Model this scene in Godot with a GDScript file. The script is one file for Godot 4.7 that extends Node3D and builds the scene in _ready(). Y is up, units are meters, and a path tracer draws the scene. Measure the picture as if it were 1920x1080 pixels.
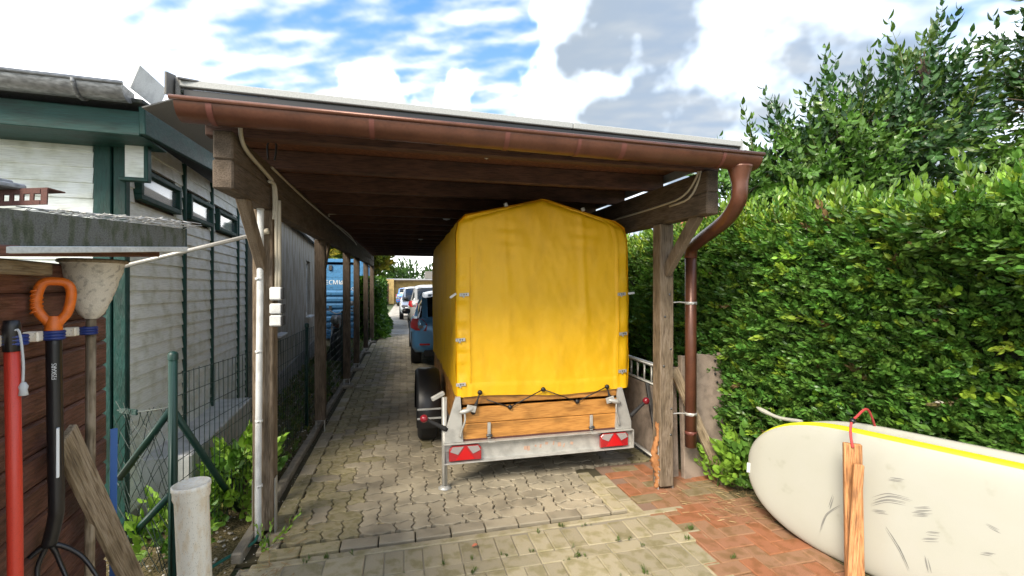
extends Node3D
# A covered trailer parked under a timber carport, between a weatherboarded cottage and a clipped hedge.
# World axes: -z runs up the driveway, +x to the hedge, y up; the camera stands at the origin.

var M := {}
var rng := RandomNumberGenerator.new()
var taken := {}
var frames := {}

# ------------------------------------------------------------------ nodes
func numbered(called: String) -> String:
	var n: int = taken.get(called, 0)
	taken[called] = n + 1
	return called if n == 0 else "%s_%03d" % [called, n]

func describe(o: Node, label: String, category: String, group := "", kind := "") -> void:
	if label: o.set_meta("label", label)
	if category: o.set_meta("category", category)
	if group: o.set_meta("group", group)
	if kind: o.set_meta("kind", kind)

func thing(called: String, label: String, category: String, at := Vector3.ZERO, turn := 0.0, group := "", local := false) -> Node3D:
	var o := Node3D.new()
	o.name = numbered(called)
	add_child(o)
	o.position = at
	o.rotation.y = deg_to_rad(turn)
	describe(o, label, category, group)
	frames[o] = local
	return o

func structure(called: String, at := Vector3.ZERO) -> Node3D:
	var o := Node3D.new()
	o.name = numbered(called)
	add_child(o)
	o.position = at
	o.set_meta("kind", "structure")
	frames[o] = false
	return o

func settle(o: Node3D, parent: Node) -> void:
	parent.add_child(o, true)
	if frames.has(parent) and not frames[parent]:
		o.transform = (parent as Node3D).transform.affine_inverse() * o.transform

# a shape becomes one named mesh; shapes are written in world axes unless the thing has axes of its own
func put(called: String, s: SurfaceTool, m: Material, parent: Node = self) -> MeshInstance3D:
	s.generate_normals()
	return piece(called, s.commit(), m, Transform3D(), parent)

func piece(called: String, mesh: Mesh, m: Material, t: Transform3D, parent: Node) -> MeshInstance3D:
	var o := MeshInstance3D.new()
	o.name = numbered(called) if parent == self else called
	o.mesh = mesh
	o.material_override = m
	o.transform = t
	settle(o, parent)
	return o

func commit(s: SurfaceTool) -> ArrayMesh:
	s.generate_normals()
	return s.commit()

# ------------------------------------------------------------------ shapes
func shape(smooth := false) -> SurfaceTool:
	var s := SurfaceTool.new()
	s.begin(Mesh.PRIMITIVE_TRIANGLES)
	s.set_smooth_group(0 if smooth else 0xFFFFFFFF)
	return s

func tri(s: SurfaceTool, a: Vector3, b: Vector3, c: Vector3) -> void:
	s.add_vertex(a); s.add_vertex(b); s.add_vertex(c)

func tri_out(s: SurfaceTool, a: Vector3, b: Vector3, c: Vector3, mid: Vector3) -> void:
	if (b - a).cross(c - a).dot(a + b + c - mid * 3.0) > 0.0:
		tri(s, a, c, b)
	else:
		tri(s, a, b, c)

func quad_out(s: SurfaceTool, a: Vector3, b: Vector3, c: Vector3, e: Vector3, mid: Vector3) -> void:
	tri_out(s, a, b, c, mid)
	tri_out(s, a, c, e, mid)

func box(s: SurfaceTool, at: Vector3, size: Vector3, bevel := 0.0, turn := Basis.IDENTITY) -> void:
	var h := size * 0.5
	var b := minf(bevel, minf(h.x, minf(h.y, h.z)) * 0.49)
	var v := {}
	for i in 8:
		var g := Vector3(1 if i & 1 else -1, 1 if i & 2 else -1, 1 if i & 4 else -1)
		v[i * 3] = at + turn * Vector3(g.x * h.x, g.y * (h.y - b), g.z * (h.z - b))
		v[i * 3 + 1] = at + turn * Vector3(g.x * (h.x - b), g.y * h.y, g.z * (h.z - b))
		v[i * 3 + 2] = at + turn * Vector3(g.x * (h.x - b), g.y * (h.y - b), g.z * h.z)
	for ax in 3:
		var p := 1 << ((ax + 1) % 3)
		var q := 1 << ((ax + 2) % 3)
		for side in [0, 1 << ax]:
			quad_out(s, v[side * 3 + ax], v[(side | p) * 3 + ax], v[(side | p | q) * 3 + ax], v[(side | q) * 3 + ax], at)
	if b <= 0.0:
		return
	for ax in 3:
		var a1 := (ax + 1) % 3
		var a2 := (ax + 2) % 3
		for k in 4:
			var i := ((k & 1) << a1) | ((k >> 1) << a2)
			var j := i | (1 << ax)
			quad_out(s, v[i * 3 + a1], v[j * 3 + a1], v[j * 3 + a2], v[i * 3 + a2], at)
	for i in 8:
		tri_out(s, v[i * 3], v[i * 3 + 1], v[i * 3 + 2], at)

# a bar of rectangular section between two points; up gives the direction of its height
func bar(s: SurfaceTool, a: Vector3, b: Vector3, w: float, h: float, bevel := 0.004, up := Vector3.UP) -> void:
	var f := (b - a).normalized()
	if absf(f.dot(up)) > 0.98: up = Vector3.BACK
	var r := f.cross(up).normalized()
	box(s, (a + b) * 0.5, Vector3(w, h, a.distance_to(b)), bevel, Basis(r, r.cross(f), -f))

# a sawn piece with axes of its own, so that its grain follows it: y along, z towards face
func plank(called: String, a: Vector3, b: Vector3, w: float, h: float, facing: Vector3, m: Material, parent: Node) -> MeshInstance3D:
	var y := (b - a).normalized()
	var x := y.cross(facing).normalized()
	var s := shape()
	box(s, Vector3.ZERO, Vector3(w, a.distance_to(b), h), 0.003)
	return piece(called, commit(s), m, Transform3D(Basis(x, y, x.cross(y)), (a + b) * 0.5), parent)

func tube(s: SurfaceTool, pts: Array, radius, sides := 8, caps := true) -> void:
	var rings := []
	var prev := Vector3.ZERO
	for i in pts.size():
		var d: Vector3 = (pts[mini(i + 1, pts.size() - 1)] - pts[maxi(i - 1, 0)]).normalized()
		var n := Vector3.UP.cross(d) if prev == Vector3.ZERO else prev - d * prev.dot(d)
		if n.length() < 0.05: n = Vector3.RIGHT.cross(d)
		if n.length() < 0.05: n = Vector3.BACK.cross(d)
		n = n.normalized()
		prev = n
		var b := d.cross(n)
		var r: float = radius[i] if radius is Array else radius
		var ring := []
		for k in sides:
			var a := TAU * k / sides
			ring.append(pts[i] + (n * cos(a) + b * sin(a)) * r)
		rings.append(ring)
	for i in pts.size() - 1:
		for k in sides:
			var k2 := (k + 1) % sides
			tri(s, rings[i][k], rings[i + 1][k], rings[i + 1][k2])
			tri(s, rings[i][k], rings[i + 1][k2], rings[i][k2])
	if caps:
		for e in [0, pts.size() - 1]:
			for k in range(1, sides - 1):
				if e == 0: tri(s, rings[e][0], rings[e][k], rings[e][k + 1])
				else: tri(s, rings[e][0], rings[e][k + 1], rings[e][k])

# a smooth path through a few points
func path(pts: Array, steps := 5) -> Array:
	var out := []
	for i in pts.size() - 1:
		var p0: Vector3 = pts[maxi(i - 1, 0)]
		var p1: Vector3 = pts[i]
		var p2: Vector3 = pts[i + 1]
		var p3: Vector3 = pts[mini(i + 2, pts.size() - 1)]
		for k in steps:
			out.append(p1.cubic_interpolate(p2, p0, p3, float(k) / steps))
	out.append(pts[-1])
	return out

# outline (Vector2, counter-clockwise seen against depth) pushed along an axis of the given frame
func prism(s: SurfaceTool, outline: PackedVector2Array, depth: float, t: Transform3D, bevel := 0.0) -> void:
	var n := outline.size()
	var pts := outline
	if area(pts) > 0.0:
		pts = outline.duplicate()
		pts.reverse()
	var idx := Geometry2D.triangulate_polygon(pts)
	var inner := pts
	if bevel > 0.0:
		inner = PackedVector2Array()
		for i in n:
			var a := (pts[i] - pts[(i + n - 1) % n]).normalized()
			var b := (pts[(i + 1) % n] - pts[i]).normalized()
			var m := (a.orthogonal() + b.orthogonal()).normalized()
			inner.append(pts[i] - m * bevel)
		if absf(area(inner)) > absf(area(pts)):
			for i in n: inner[i] = pts[i] * 2.0 - inner[i]
	var f := func(p: Vector2, z: float) -> Vector3: return t * Vector3(p.x, p.y, z)
	for i in range(0, idx.size(), 3):
		face(s, f.call(inner[idx[i]], 0.0), f.call(inner[idx[i + 1]], 0.0), f.call(inner[idx[i + 2]], 0.0), -t.basis.z)
		face(s, f.call(inner[idx[i]], depth), f.call(inner[idx[i + 1]], depth), f.call(inner[idx[i + 2]], depth), t.basis.z)
	for i in n:
		var j := (i + 1) % n
		var e := pts[j] - pts[i]
		var out := t.basis * Vector3(-e.y, e.x, 0)
		var z0 := bevel
		var z1 := depth - bevel
		face(s, f.call(pts[i], z0), f.call(pts[j], z0), f.call(pts[j], z1), out)
		face(s, f.call(pts[i], z0), f.call(pts[j], z1), f.call(pts[i], z1), out)
		if bevel > 0.0:
			for q in [[0.0, z0, -1.0], [depth, z1, 1.0]]:
				var o2: Vector3 = out.normalized() + t.basis.z.normalized() * q[2]
				face(s, f.call(inner[i], q[0]), f.call(inner[j], q[0]), f.call(pts[j], q[1]), o2)
				face(s, f.call(inner[i], q[0]), f.call(pts[j], q[1]), f.call(pts[i], q[1]), o2)

func area(p: PackedVector2Array) -> float:
	var a := 0.0
	for i in p.size():
		a += p[i].cross(p[(i + 1) % p.size()])
	return a * 0.5

func face(s: SurfaceTool, a: Vector3, b: Vector3, c: Vector3, out: Vector3) -> void:
	if (b - a).cross(c - a).dot(out) > 0.0: tri(s, a, c, b)
	else: tri(s, a, b, c)

# radius profile [[r, y], ...] turned about the y axis of t
func lathe(s: SurfaceTool, prof: Array, t: Transform3D, sides := 16) -> void:
	for i in prof.size() - 1:
		for k in sides:
			var a := TAU * k / sides
			var b := TAU * (k + 1) / sides
			var p := []
			for q in [[prof[i], a], [prof[i], b], [prof[i + 1], b], [prof[i + 1], a]]:
				p.append(t * Vector3(q[0][0] * cos(q[1]), q[0][1], q[0][0] * sin(q[1])))
			if prof[i][0] > 0.0: tri(s, p[0], p[1], p[2])
			if prof[i + 1][0] > 0.0: tri(s, p[0], p[2], p[3])

# a grid of points [row][column] as a sheet
func sheet(s: SurfaceTool, rows: Array, flip := false) -> void:
	for i in rows.size() - 1:
		for j in rows[i].size() - 1:
			if flip:
				tri(s, rows[i][j], rows[i + 1][j + 1], rows[i + 1][j])
				tri(s, rows[i][j], rows[i][j + 1], rows[i + 1][j + 1])
			else:
				tri(s, rows[i][j], rows[i + 1][j], rows[i + 1][j + 1])
				tri(s, rows[i][j], rows[i + 1][j + 1], rows[i][j + 1])

func at_axis(origin: Vector3, axis: Vector3) -> Transform3D:
	var y := axis.normalized()
	var x := y.cross(Vector3.BACK if absf(y.z) < 0.9 else Vector3.RIGHT).normalized()
	return Transform3D(Basis(x, y, x.cross(y)), origin)

func v3(x: float, y: float, z: float) -> Vector3:
	return Vector3(x, y, z)

# ------------------------------------------------------------------ materials
func lin(r: float, g: float, b: float) -> Color:
	return Color(r, g, b).linear_to_srgb()

func noise(freq: float, octaves := 4, seed_ := 1, kind := FastNoiseLite.TYPE_SIMPLEX_SMOOTH) -> FastNoiseLite:
	var n := FastNoiseLite.new()
	n.noise_type = kind
	n.seed = seed_
	n.frequency = freq
	n.fractal_type = FastNoiseLite.FRACTAL_FBM
	n.fractal_octaves = octaves
	return n

# a seamless texture whose colours run along the stops
func tex(n: FastNoiseLite, stops: Array, size := 512) -> NoiseTexture2D:
	var g := Gradient.new()
	g.offsets = PackedFloat32Array(stops.map(func(q): return q[0]))
	g.colors = PackedColorArray(stops.map(func(q): return q[1]))
	var t := NoiseTexture2D.new()
	t.width = size
	t.height = size
	t.seamless = true
	t.noise = n
	t.color_ramp = g
	return t

func bumps(n: FastNoiseLite, strength := 4.0, size := 512) -> NoiseTexture2D:
	var t := NoiseTexture2D.new()
	t.width = size
	t.height = size
	t.seamless = true
	t.as_normal_map = true
	t.bump_strength = strength
	t.noise = n
	return t

func paint(color: Color, rough: float, metal := 0.0) -> StandardMaterial3D:
	var m := StandardMaterial3D.new()
	m.albedo_color = color
	m.roughness = rough
	m.metallic = metal
	return m

# triplanar texture in world space: scale is repeats per metre along each axis
func skin(color: Color, t: Texture2D, scale: Vector3, rough: float, n: Texture2D = null, depth := 1.0, metal := 0.0) -> StandardMaterial3D:
	var m := paint(color, rough, metal)
	m.albedo_texture = t
	m.uv1_triplanar = true
	m.uv1_world_triplanar = true
	m.uv1_triplanar_sharpness = 4.0
	m.uv1_scale = scale
	if n:
		m.normal_enabled = true
		m.normal_texture = n
		m.normal_scale = depth
	return m

# coarse patches over a fine skin
func patches(m: StandardMaterial3D, t: Texture2D, scale: Vector3, mode := BaseMaterial3D.BLEND_MODE_MUL) -> StandardMaterial3D:
	m.detail_enabled = true
	m.detail_albedo = t
	m.detail_blend_mode = mode
	m.detail_uv_layer = BaseMaterial3D.DETAIL_UV_2
	m.uv2_triplanar = true
	m.uv2_world_triplanar = true
	m.uv2_triplanar_sharpness = 4.0
	m.uv2_scale = scale
	return m

func grey(v: float) -> Color:
	return Color(v, v, v)

# ------------------------------------------------------------------ sky: broken cloud over blue, all round the horizon
func make_sky() -> Sky:
	var w := 2048
	var h := 1024
	var im := Image.create(w, h, false, Image.FORMAT_RGBF)
	im.fill(Color(0.36, 0.36, 0.34))
	var high := noise(1.15, 5, 11)
	var flock := noise(5.6, 5, 23)
	var body := noise(0.030, 6, 37)
	var tone := noise(0.028, 5, 53)
	var veil := noise(0.9, 3, 71)
	for j in h / 2 + 2:
		var el := PI * 0.5 - (j + 0.5) / h * PI
		var e := rad_to_deg(el)
		var sy := sin(el)
		var cy := cos(el)
		for i in w:
			var az := (i + 0.5) / w * TAU
			if az > PI: az -= TAU
			var dx := sin(az) * cy
			var dz := -cos(az) * cy
			var a := rad_to_deg(az) - 13.7
			if a < -180.0: a += 360.0
			var k := 1.0 / (maxf(sy, 0.0) + 0.16)
			var px := dx * k
			var pz := dz * k
			# blue, paler towards the horizon
			var t := clampf(sy * 1.6, 0.0, 1.0)
			var r := lerpf(0.42, 0.036, pow(t, 0.5))
			var g := lerpf(0.53, 0.130, pow(t, 0.5))
			var b := lerpf(0.62, 0.33, pow(t, 0.5))
			# high rippled cloud
			var n1 := high.get_noise_2d(px * 0.7 + pz * 0.45, pz * 1.6 - px * 0.5)
			var n2 := flock.get_noise_2d(px * 0.55 + pz * 0.45, pz * 1.5 - px * 0.7)
			var left := smoothstep(-20.0, -50.0, a + (e - 20.0) * 1.1) * smoothstep(-150.0, -110.0, a)
			var c1 := smoothstep(-0.58, 0.66, n1 * 0.50 + n2 * 0.85 - 0.12 + left * 0.55)
			var w1 := lerpf(0.46, 1.0, left) + 0.12 * n2
			r = lerpf(r, w1, c1); g = lerpf(g, w1 * 1.0, c1); b = lerpf(b, w1 * 1.01, c1)
			# heaped cloud standing up from the horizon
			var nb := body.get_noise_3d(dx * 190.0, e * 2.6, dz * 190.0)
			var edge := 19.0 + 28.0 * smoothstep(-4.0, 11.0, a) - 22.0 * smoothstep(33.0, 52.0, a + (e - 20.0) * 0.35)
			edge += 12.0 * smoothstep(70.0, 110.0, absf(a)) * (1.0 + veil.get_noise_2d(dx * 1.3, dz * 1.3))
			edge += nb * 17.0 + veil.get_noise_2d(dx * 2.0 + 5.0, dz * 2.0) * 5.0
			var soft := lerpf(2.2, 9.0, smoothstep(-2.0, 16.0, a))
			var c2 := smoothstep(-soft, soft, edge - e) * lerpf(0.97, 0.80, smoothstep(0.0, 30.0, a))
			var n3 := tone.get_noise_3d(dx * 150.0 + 40.0, e * 2.9, dz * 150.0)
			var n4 := body.get_noise_3d(dx * 300.0, e * 6.0 + 90.0, dz * 300.0)
			var under := smoothstep(0.0, 16.0, edge - e) * smoothstep(5.0, 14.0, e)
			var bright := 1.02 - under * (0.50 - n3 * 0.8 - n4 * 0.4) - 0.1 * smoothstep(-0.1, -0.5, n3)
			bright *= lerpf(1.0, 0.36, smoothstep(-2.0, 14.0, a) * smoothstep(100.0, 60.0, a) * smoothstep(-0.45, 0.75, 0.30 - n3 - n4 * 0.4))
			bright = clampf(bright + n4 * 0.10, 0.19, 1.1)
			var cr := bright * lerpf(0.80, 0.98, bright)
			var cg := bright * lerpf(0.97, 1.0, bright)
			var cb := bright * lerpf(1.16, 1.0, bright)
			r = lerpf(r, cr, c2); g = lerpf(g, cg, c2); b = lerpf(b, cb, c2)
			im.set_pixel(i, j, Color(r, g, b))
	var p := PanoramaSkyMaterial.new()
	p.panorama = ImageTexture.create_from_image(im)
	var s := Sky.new()
	s.sky_material = p
	return s

# ------------------------------------------------------------------ the scene
func _ready() -> void:
	rng.seed = 20240817
	var cam := Camera3D.new()
	cam.name = "camera"
	cam.position = v3(0, 1.55, 0)
	cam.rotation_degrees = Vector3(0, -13.7, 0)
	cam.fov = rad_to_deg(2.0 * atan(540.0 / 840.0))
	cam.near = 0.05
	cam.far = 900.0
	add_child(cam)
	cam.current = true
	var env := Environment.new()
	env.background_mode = Environment.BG_SKY
	env.sky = make_sky()
	env.background_energy_multiplier = 1.05
	env.tonemap_mode = Environment.TONE_MAPPER_LINEAR
	env.tonemap_exposure = 3.0
	env.sdfgi_enabled = true
	env.ssao_enabled = true
	env.ssil_enabled = true
	var we := WorldEnvironment.new()
	we.name = "environment"
	we.environment = env
	add_child(we)
	var sun := DirectionalLight3D.new()
	sun.name = "sun"
	sun.light_color = Color(1.0, 0.955, 0.88)
	sun.light_energy = 0.75
	sun.light_angular_distance = 25.0
	sun.shadow_enabled = true
	add_child(sun)
	sun.look_at_from_position(v3(0, 20, 0), v3(0, 20, 0) + v3(0.55, -0.72, -0.6))

	make_materials()
	make_ground()
	make_driveway()
	make_forecourt()
	make_carport()
	make_cottage()
	make_plaster_house()
	make_far_end()
	make_hedge()
	make_trees()
	make_trailer()
	make_cars()
	make_shed()
	make_tools()
	make_fence()
	make_left_bits()
	make_right_bits()
	make_boards()
	make_litter()

func make_materials() -> void:
	var fine := noise(0.09, 5, 3)
	var speck := noise(0.28, 3, 5)
	var coarse := noise(0.012, 5, 7)
	var grain := noise(0.02, 5, 9)
	var streak := noise(0.014, 4, 15)
	var n_fine := bumps(fine, 3.0)
	var n_speck := bumps(speck, 2.2)
	var n_grain := bumps(noise(0.03, 4, 19), 5.0)
	var stain := tex(coarse, [[0.0, grey(0.78)], [0.40, grey(0.92)], [0.60, grey(0.99)], [1.0, grey(1.0)]])
	var t_speck := tex(speck, [[0.0, grey(0.55)], [0.45, grey(0.86)], [0.7, grey(1.0)], [1.0, grey(1.0)]])
	var t_fine := tex(fine, [[0.0, grey(0.66)], [0.5, grey(0.9)], [1.0, grey(1.0)]])
	# paving
	var pav := tex(speck, [[0.0, Color(0.46, 0.44, 0.40)], [0.4, Color(0.70, 0.67, 0.60)], [0.62, Color(0.80, 0.77, 0.69)], [1.0, Color(0.95, 0.92, 0.84)]])
	var moss := tex(noise(0.02, 5, 81), [[0.0, Color(0.82, 0.82, 0.70)], [0.36, Color(0.92, 0.92, 0.85)], [0.50, Color(0.99, 0.99, 0.97)], [1.0, Color(1, 1, 1)]])
	for i in 4:
		var k: float = [0.84, 0.885, 0.92, 0.80][i]
		M["paver%d" % i] = patches(skin(lin(k * k * 0.90, k * k * 0.85, k * k * 0.77), pav, Vector3(2.3, 2.3, 2.3), 0.9, n_speck, 0.7), stain, Vector3.ONE * 0.55)
		M["mossy%d" % i] = patches(skin(lin(k * k * 0.74, k * k * 0.70, k * k * 0.55), pav, Vector3(2.3, 2.3, 2.3), 0.95, n_speck, 0.9), moss, Vector3.ONE * 1.4)
		M["slab%d" % i] = patches(skin(lin(k * k * 0.88, k * k * 0.83, k * k * 0.72), pav, Vector3(1.9, 1.9, 1.9), 0.92, n_speck, 0.8), moss, Vector3.ONE * 0.8)
		var rc: Color = [lin(0.58, 0.29, 0.20), lin(0.55, 0.32, 0.23), lin(0.60, 0.26, 0.155), lin(0.44, 0.36, 0.26)][i]
		M["red%d" % i] = patches(skin(rc, pav, Vector3(2.1, 2.1, 2.1), 0.9, n_speck, 0.8), moss, Vector3.ONE * 0.9)
	M.joint = skin(lin(0.10, 0.09, 0.06), tex(speck, [[0.0, Color(0.45, 0.45, 0.3)], [0.5, Color(0.8, 0.78, 0.66)], [1.0, Color(1, 1, 1)]]), Vector3.ONE * 3.0, 1.0, n_speck, 1.0)
	M.sand_joint = skin(lin(0.34, 0.30, 0.22), t_speck, Vector3.ONE * 3.0, 1.0, n_speck, 1.0)
	M.red_joint = skin(lin(0.30, 0.19, 0.13), t_speck, Vector3.ONE * 3.0, 1.0, n_speck, 1.0)
	M.earth = patches(skin(lin(0.20, 0.17, 0.11), tex(noise(0.06, 5, 33), [[0.0, Color(0.4, 0.42, 0.3)], [0.42, Color(0.72, 0.7, 0.55)], [0.6, Color(0.95, 0.92, 0.85)], [1.0, Color(1, 1, 1)]]), Vector3.ONE * 1.7, 1.0, n_fine, 1.2), moss, Vector3.ONE * 0.5)
	M.field = patches(skin(lin(0.12, 0.15, 0.06), t_fine, Vector3.ONE * 0.9, 1.0, n_fine, 1.0), moss, Vector3.ONE * 0.13)
	M.lane = patches(skin(lin(0.58, 0.53, 0.44), t_speck, Vector3.ONE * 1.2, 0.95, n_speck, 0.8), stain, Vector3.ONE * 0.2)
	M.concrete = patches(skin(lin(0.36, 0.32, 0.25), t_speck, Vector3.ONE * 2.6, 0.95, n_speck, 1.2), stain, Vector3.ONE * 1.1)
	M.stone = patches(skin(lin(0.48, 0.38, 0.30), t_speck, Vector3.ONE * 3.4, 0.95, n_speck, 1.6), stain, Vector3.ONE * 1.3)
	M.pebble = skin(lin(0.5, 0.47, 0.38), t_speck, Vector3.ONE * 6.0, 0.9)
	# timber along each axis
	var wood := tex(grain, [[0.0, Color(0.55, 0.51, 0.47)], [0.36, Color(0.82, 0.79, 0.75)], [0.58, Color(0.95, 0.93, 0.90)], [1.0, Color(1, 1, 1)]])
	var dirt := tex(streak, [[0.0, Color(0.70, 0.69, 0.66)], [0.42, Color(0.92, 0.91, 0.88)], [0.60, Color(1, 1, 1)], [1.0, Color(1, 1, 1)]])
	for ax in ["x", "y", "z"]:
		var sc := Vector3(11.0, 11.0, 11.0)
		var sl := Vector3(1.1, 1.1, 1.1)
		sc[{"x": 0, "y": 1, "z": 2}[ax]] = 0.7
		sl[{"x": 0, "y": 1, "z": 2}[ax]] = 0.35
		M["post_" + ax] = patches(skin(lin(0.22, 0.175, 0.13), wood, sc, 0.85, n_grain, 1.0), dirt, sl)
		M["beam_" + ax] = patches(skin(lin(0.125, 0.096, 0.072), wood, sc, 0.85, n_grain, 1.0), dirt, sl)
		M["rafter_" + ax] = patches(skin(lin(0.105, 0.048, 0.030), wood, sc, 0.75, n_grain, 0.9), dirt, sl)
		M["grey_wood_" + ax] = patches(skin(lin(0.33, 0.27, 0.19), wood, sc, 0.9, n_grain, 1.0), dirt, sl)
		M["honey_" + ax] = patches(skin(lin(0.60, 0.29, 0.07), tex(grain, [[0.0, Color(0.72, 0.64, 0.55)], [0.4, Color(0.9, 0.87, 0.82)], [1.0, Color(1, 1, 1)]]), sc, 0.5, n_grain, 0.25), dirt, sl)
		M["larch_" + ax] = patches(skin(lin(0.60, 0.30, 0.13), wood, sc, 0.7, n_grain, 0.6), dirt, sl)
		M["shed_" + ax] = patches(skin(lin(0.165, 0.072, 0.052), wood, sc, 0.6, n_grain, 0.8), dirt, sl)
		M["white_board_" + ax] = patches(skin(lin(0.84, 0.88, 0.86), tex(grain, [[0.0, grey(0.86)], [0.5, grey(0.97)], [1.0, grey(1.0)]]), sc, 0.55, n_grain, 0.35), tex(noise(0.02, 5, 91), [[0.0, Color(0.86, 0.86, 0.82)], [0.36, Color(0.97, 0.97, 0.95)], [0.55, Color(1, 1, 1)], [1.0, Color(1, 1, 1)]]), Vector3(0.5, 0.5, 0.5))
		M["green_" + ax] = patches(skin(lin(0.004, 0.056, 0.046), tex(grain, [[0.0, grey(0.7)], [0.5, grey(0.95)], [1.0, grey(1.0)]]), sc, 0.6, n_grain, 0.5), dirt, sl)
	M.grey_plank = M.grey_wood_y.duplicate()
	M.larch_plank = M.larch_y.duplicate()
	for m in [M.grey_plank, M.larch_plank]:
		m.uv1_world_triplanar = false
		m.uv2_world_triplanar = false
	M.osb = skin(lin(0.25, 0.10, 0.045), tex(noise(0.07, 3, 29, FastNoiseLite.TYPE_CELLULAR), [[0.0, Color(0.45, 0.4, 0.36)], [0.5, Color(0.8, 0.76, 0.7)], [1.0, Color(1, 1, 1)]]), Vector3(0.8, 1.6, 2.2), 0.8, n_fine, 0.8)
	var t_soft := tex(fine, [[0.0, grey(0.86)], [0.5, grey(0.95)], [1.0, grey(1.0)]])
	var s_soft := tex(coarse, [[0.0, grey(0.84)], [0.40, grey(0.95)], [0.60, grey(1.0)], [1.0, grey(1.0)]])
	# metals
	M.copper = patches(skin(lin(0.135, 0.052, 0.030), t_soft, Vector3.ONE * 1.1, 0.33, null, 1.0, 0.25), s_soft, Vector3.ONE * 0.8)
	M.copper_seam = paint(lin(0.15, 0.05, 0.038), 0.45, 0.2)
	M.zinc = patches(skin(lin(0.38, 0.39, 0.40), tex(noise(0.05, 4, 101), [[0.0, grey(0.6)], [0.5, grey(0.85)], [1.0, grey(1.0)]]), Vector3(0.8, 2, 2), 0.5, null, 1.0, 0.55), stain, Vector3.ONE * 1.6)
	M.galv = patches(skin(lin(0.56, 0.55, 0.51), t_soft, Vector3.ONE * 3.0, 0.42, null, 1.0, 0.4), s_soft, Vector3.ONE * 1.2)
	M.alu = patches(skin(lin(0.62, 0.64, 0.62), t_soft, Vector3.ONE * 2.0, 0.45, null, 1.0, 0.15), s_soft, Vector3.ONE * 1.2)
	M.edge_grey = skin(lin(0.36, 0.37, 0.36), t_soft, Vector3.ONE * 2.0, 0.5)
	M.steel_dark = paint(lin(0.10, 0.10, 0.10), 0.45, 0.6)
	M.bitumen = patches(skin(lin(0.055, 0.06, 0.058), t_speck, Vector3.ONE * 5.0, 0.85, n_speck, 1.2), tex(noise(0.025, 4, 111), [[0.0, Color(0.62, 0.75, 0.5)], [0.4, Color(0.9, 0.95, 0.85)], [0.6, Color(1, 1, 1)], [1.0, Color(1, 1, 1)]]), Vector3(2.5, 0.7, 2.5))
	M.felt = patches(skin(lin(0.125, 0.13, 0.118), t_fine, Vector3.ONE * 4.0, 0.8, n_speck, 0.8), tex(noise(0.025, 5, 113), [[0.0, Color(0.6, 0.66, 0.5)], [0.35, Color(0.85, 0.88, 0.78)], [0.55, Color(1, 1, 1)], [1.0, Color(1, 1, 1)]]), Vector3(3.0, 0.8, 3.0))
	M.rust = skin(lin(0.10, 0.035, 0.025), t_fine, Vector3.ONE * 4.0, 0.8)
	M.fence_green = paint(lin(0.005, 0.036, 0.029), 0.45)
	M.wire = paint(lin(0.008, 0.025, 0.021), 0.5, 0.2)
	M.wire_grey = paint(lin(0.12, 0.14, 0.13), 0.5, 0.5)
	# plastics, rubber, cloth
	M.white_plastic = patches(skin(lin(0.68, 0.69, 0.68), t_soft, Vector3.ONE * 3.0, 0.4), s_soft, Vector3.ONE * 1.0)
	M.beige_plastic = paint(lin(0.40, 0.36, 0.28), 0.5)
	M.black_plastic = paint(lin(0.012, 0.012, 0.013), 0.38)
	M.rubber = skin(lin(0.022, 0.022, 0.023), t_fine, Vector3.ONE * 6.0, 0.75)
	M.orange = patches(skin(lin(0.78, 0.17, 0.014), t_soft, Vector3.ONE * 9.0, 0.42, n_fine, 0.15), s_soft, Vector3.ONE * 5.0)
	M.red_paint = patches(skin(lin(0.60, 0.048, 0.025), t_soft, Vector3.ONE * 9.0, 0.4, n_fine, 0.1), tex(noise(0.06, 4, 191), [[0.0, Color(0.55, 0.5, 0.48)], [0.16, Color(0.8, 0.78, 0.76)], [0.24, Color(1, 1, 1)], [1.0, Color(1, 1, 1)]]), Vector3.ONE * 6.0)
	M.black_paint = patches(skin(lin(0.014, 0.014, 0.016), t_fine, Vector3.ONE * 9.0, 0.35, n_fine, 0.1), s_soft, Vector3.ONE * 5.0)
	M.blue_clip = paint(lin(0.012, 0.03, 0.16), 0.4)
	M.blue_film = paint(lin(0.03, 0.12, 0.38), 0.45)
	M.hose = paint(lin(0.01, 0.10, 0.08), 0.35)
	M.net_cloth = patches(skin(lin(0.70, 0.65, 0.56), t_soft, Vector3.ONE * 6.0, 0.95, n_fine, 0.6), tex(noise(0.03, 5, 121), [[0.0, grey(0.68)], [0.30, grey(0.88)], [0.42, grey(1.0)], [1.0, grey(1.0)]]), Vector3.ONE * 2.5)
	M.old_handle = patches(skin(lin(0.30, 0.25, 0.18), wood, Vector3(8, 0.8, 8), 0.85), dirt, Vector3.ONE * 2.0)
	M.cream = patches(skin(lin(0.80, 0.76, 0.66), tex(noise(0.02, 4, 131), [[0.0, Color(0.93, 0.88, 0.80)], [0.36, Color(0.98, 0.96, 0.93)], [0.5, Color(1, 1, 1)], [1.0, Color(1, 1, 1)]]), Vector3(3.5, 0.9, 3.5), 0.55), tex(noise(0.09, 3, 141), [[0.0, grey(0.5)], [0.18, grey(0.75)], [0.24, grey(1.0)], [1.0, grey(1.0)]]), Vector3(5, 2, 5))
	var tarp_weave := bumps(noise(0.35, 2, 151), 2.0)
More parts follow.
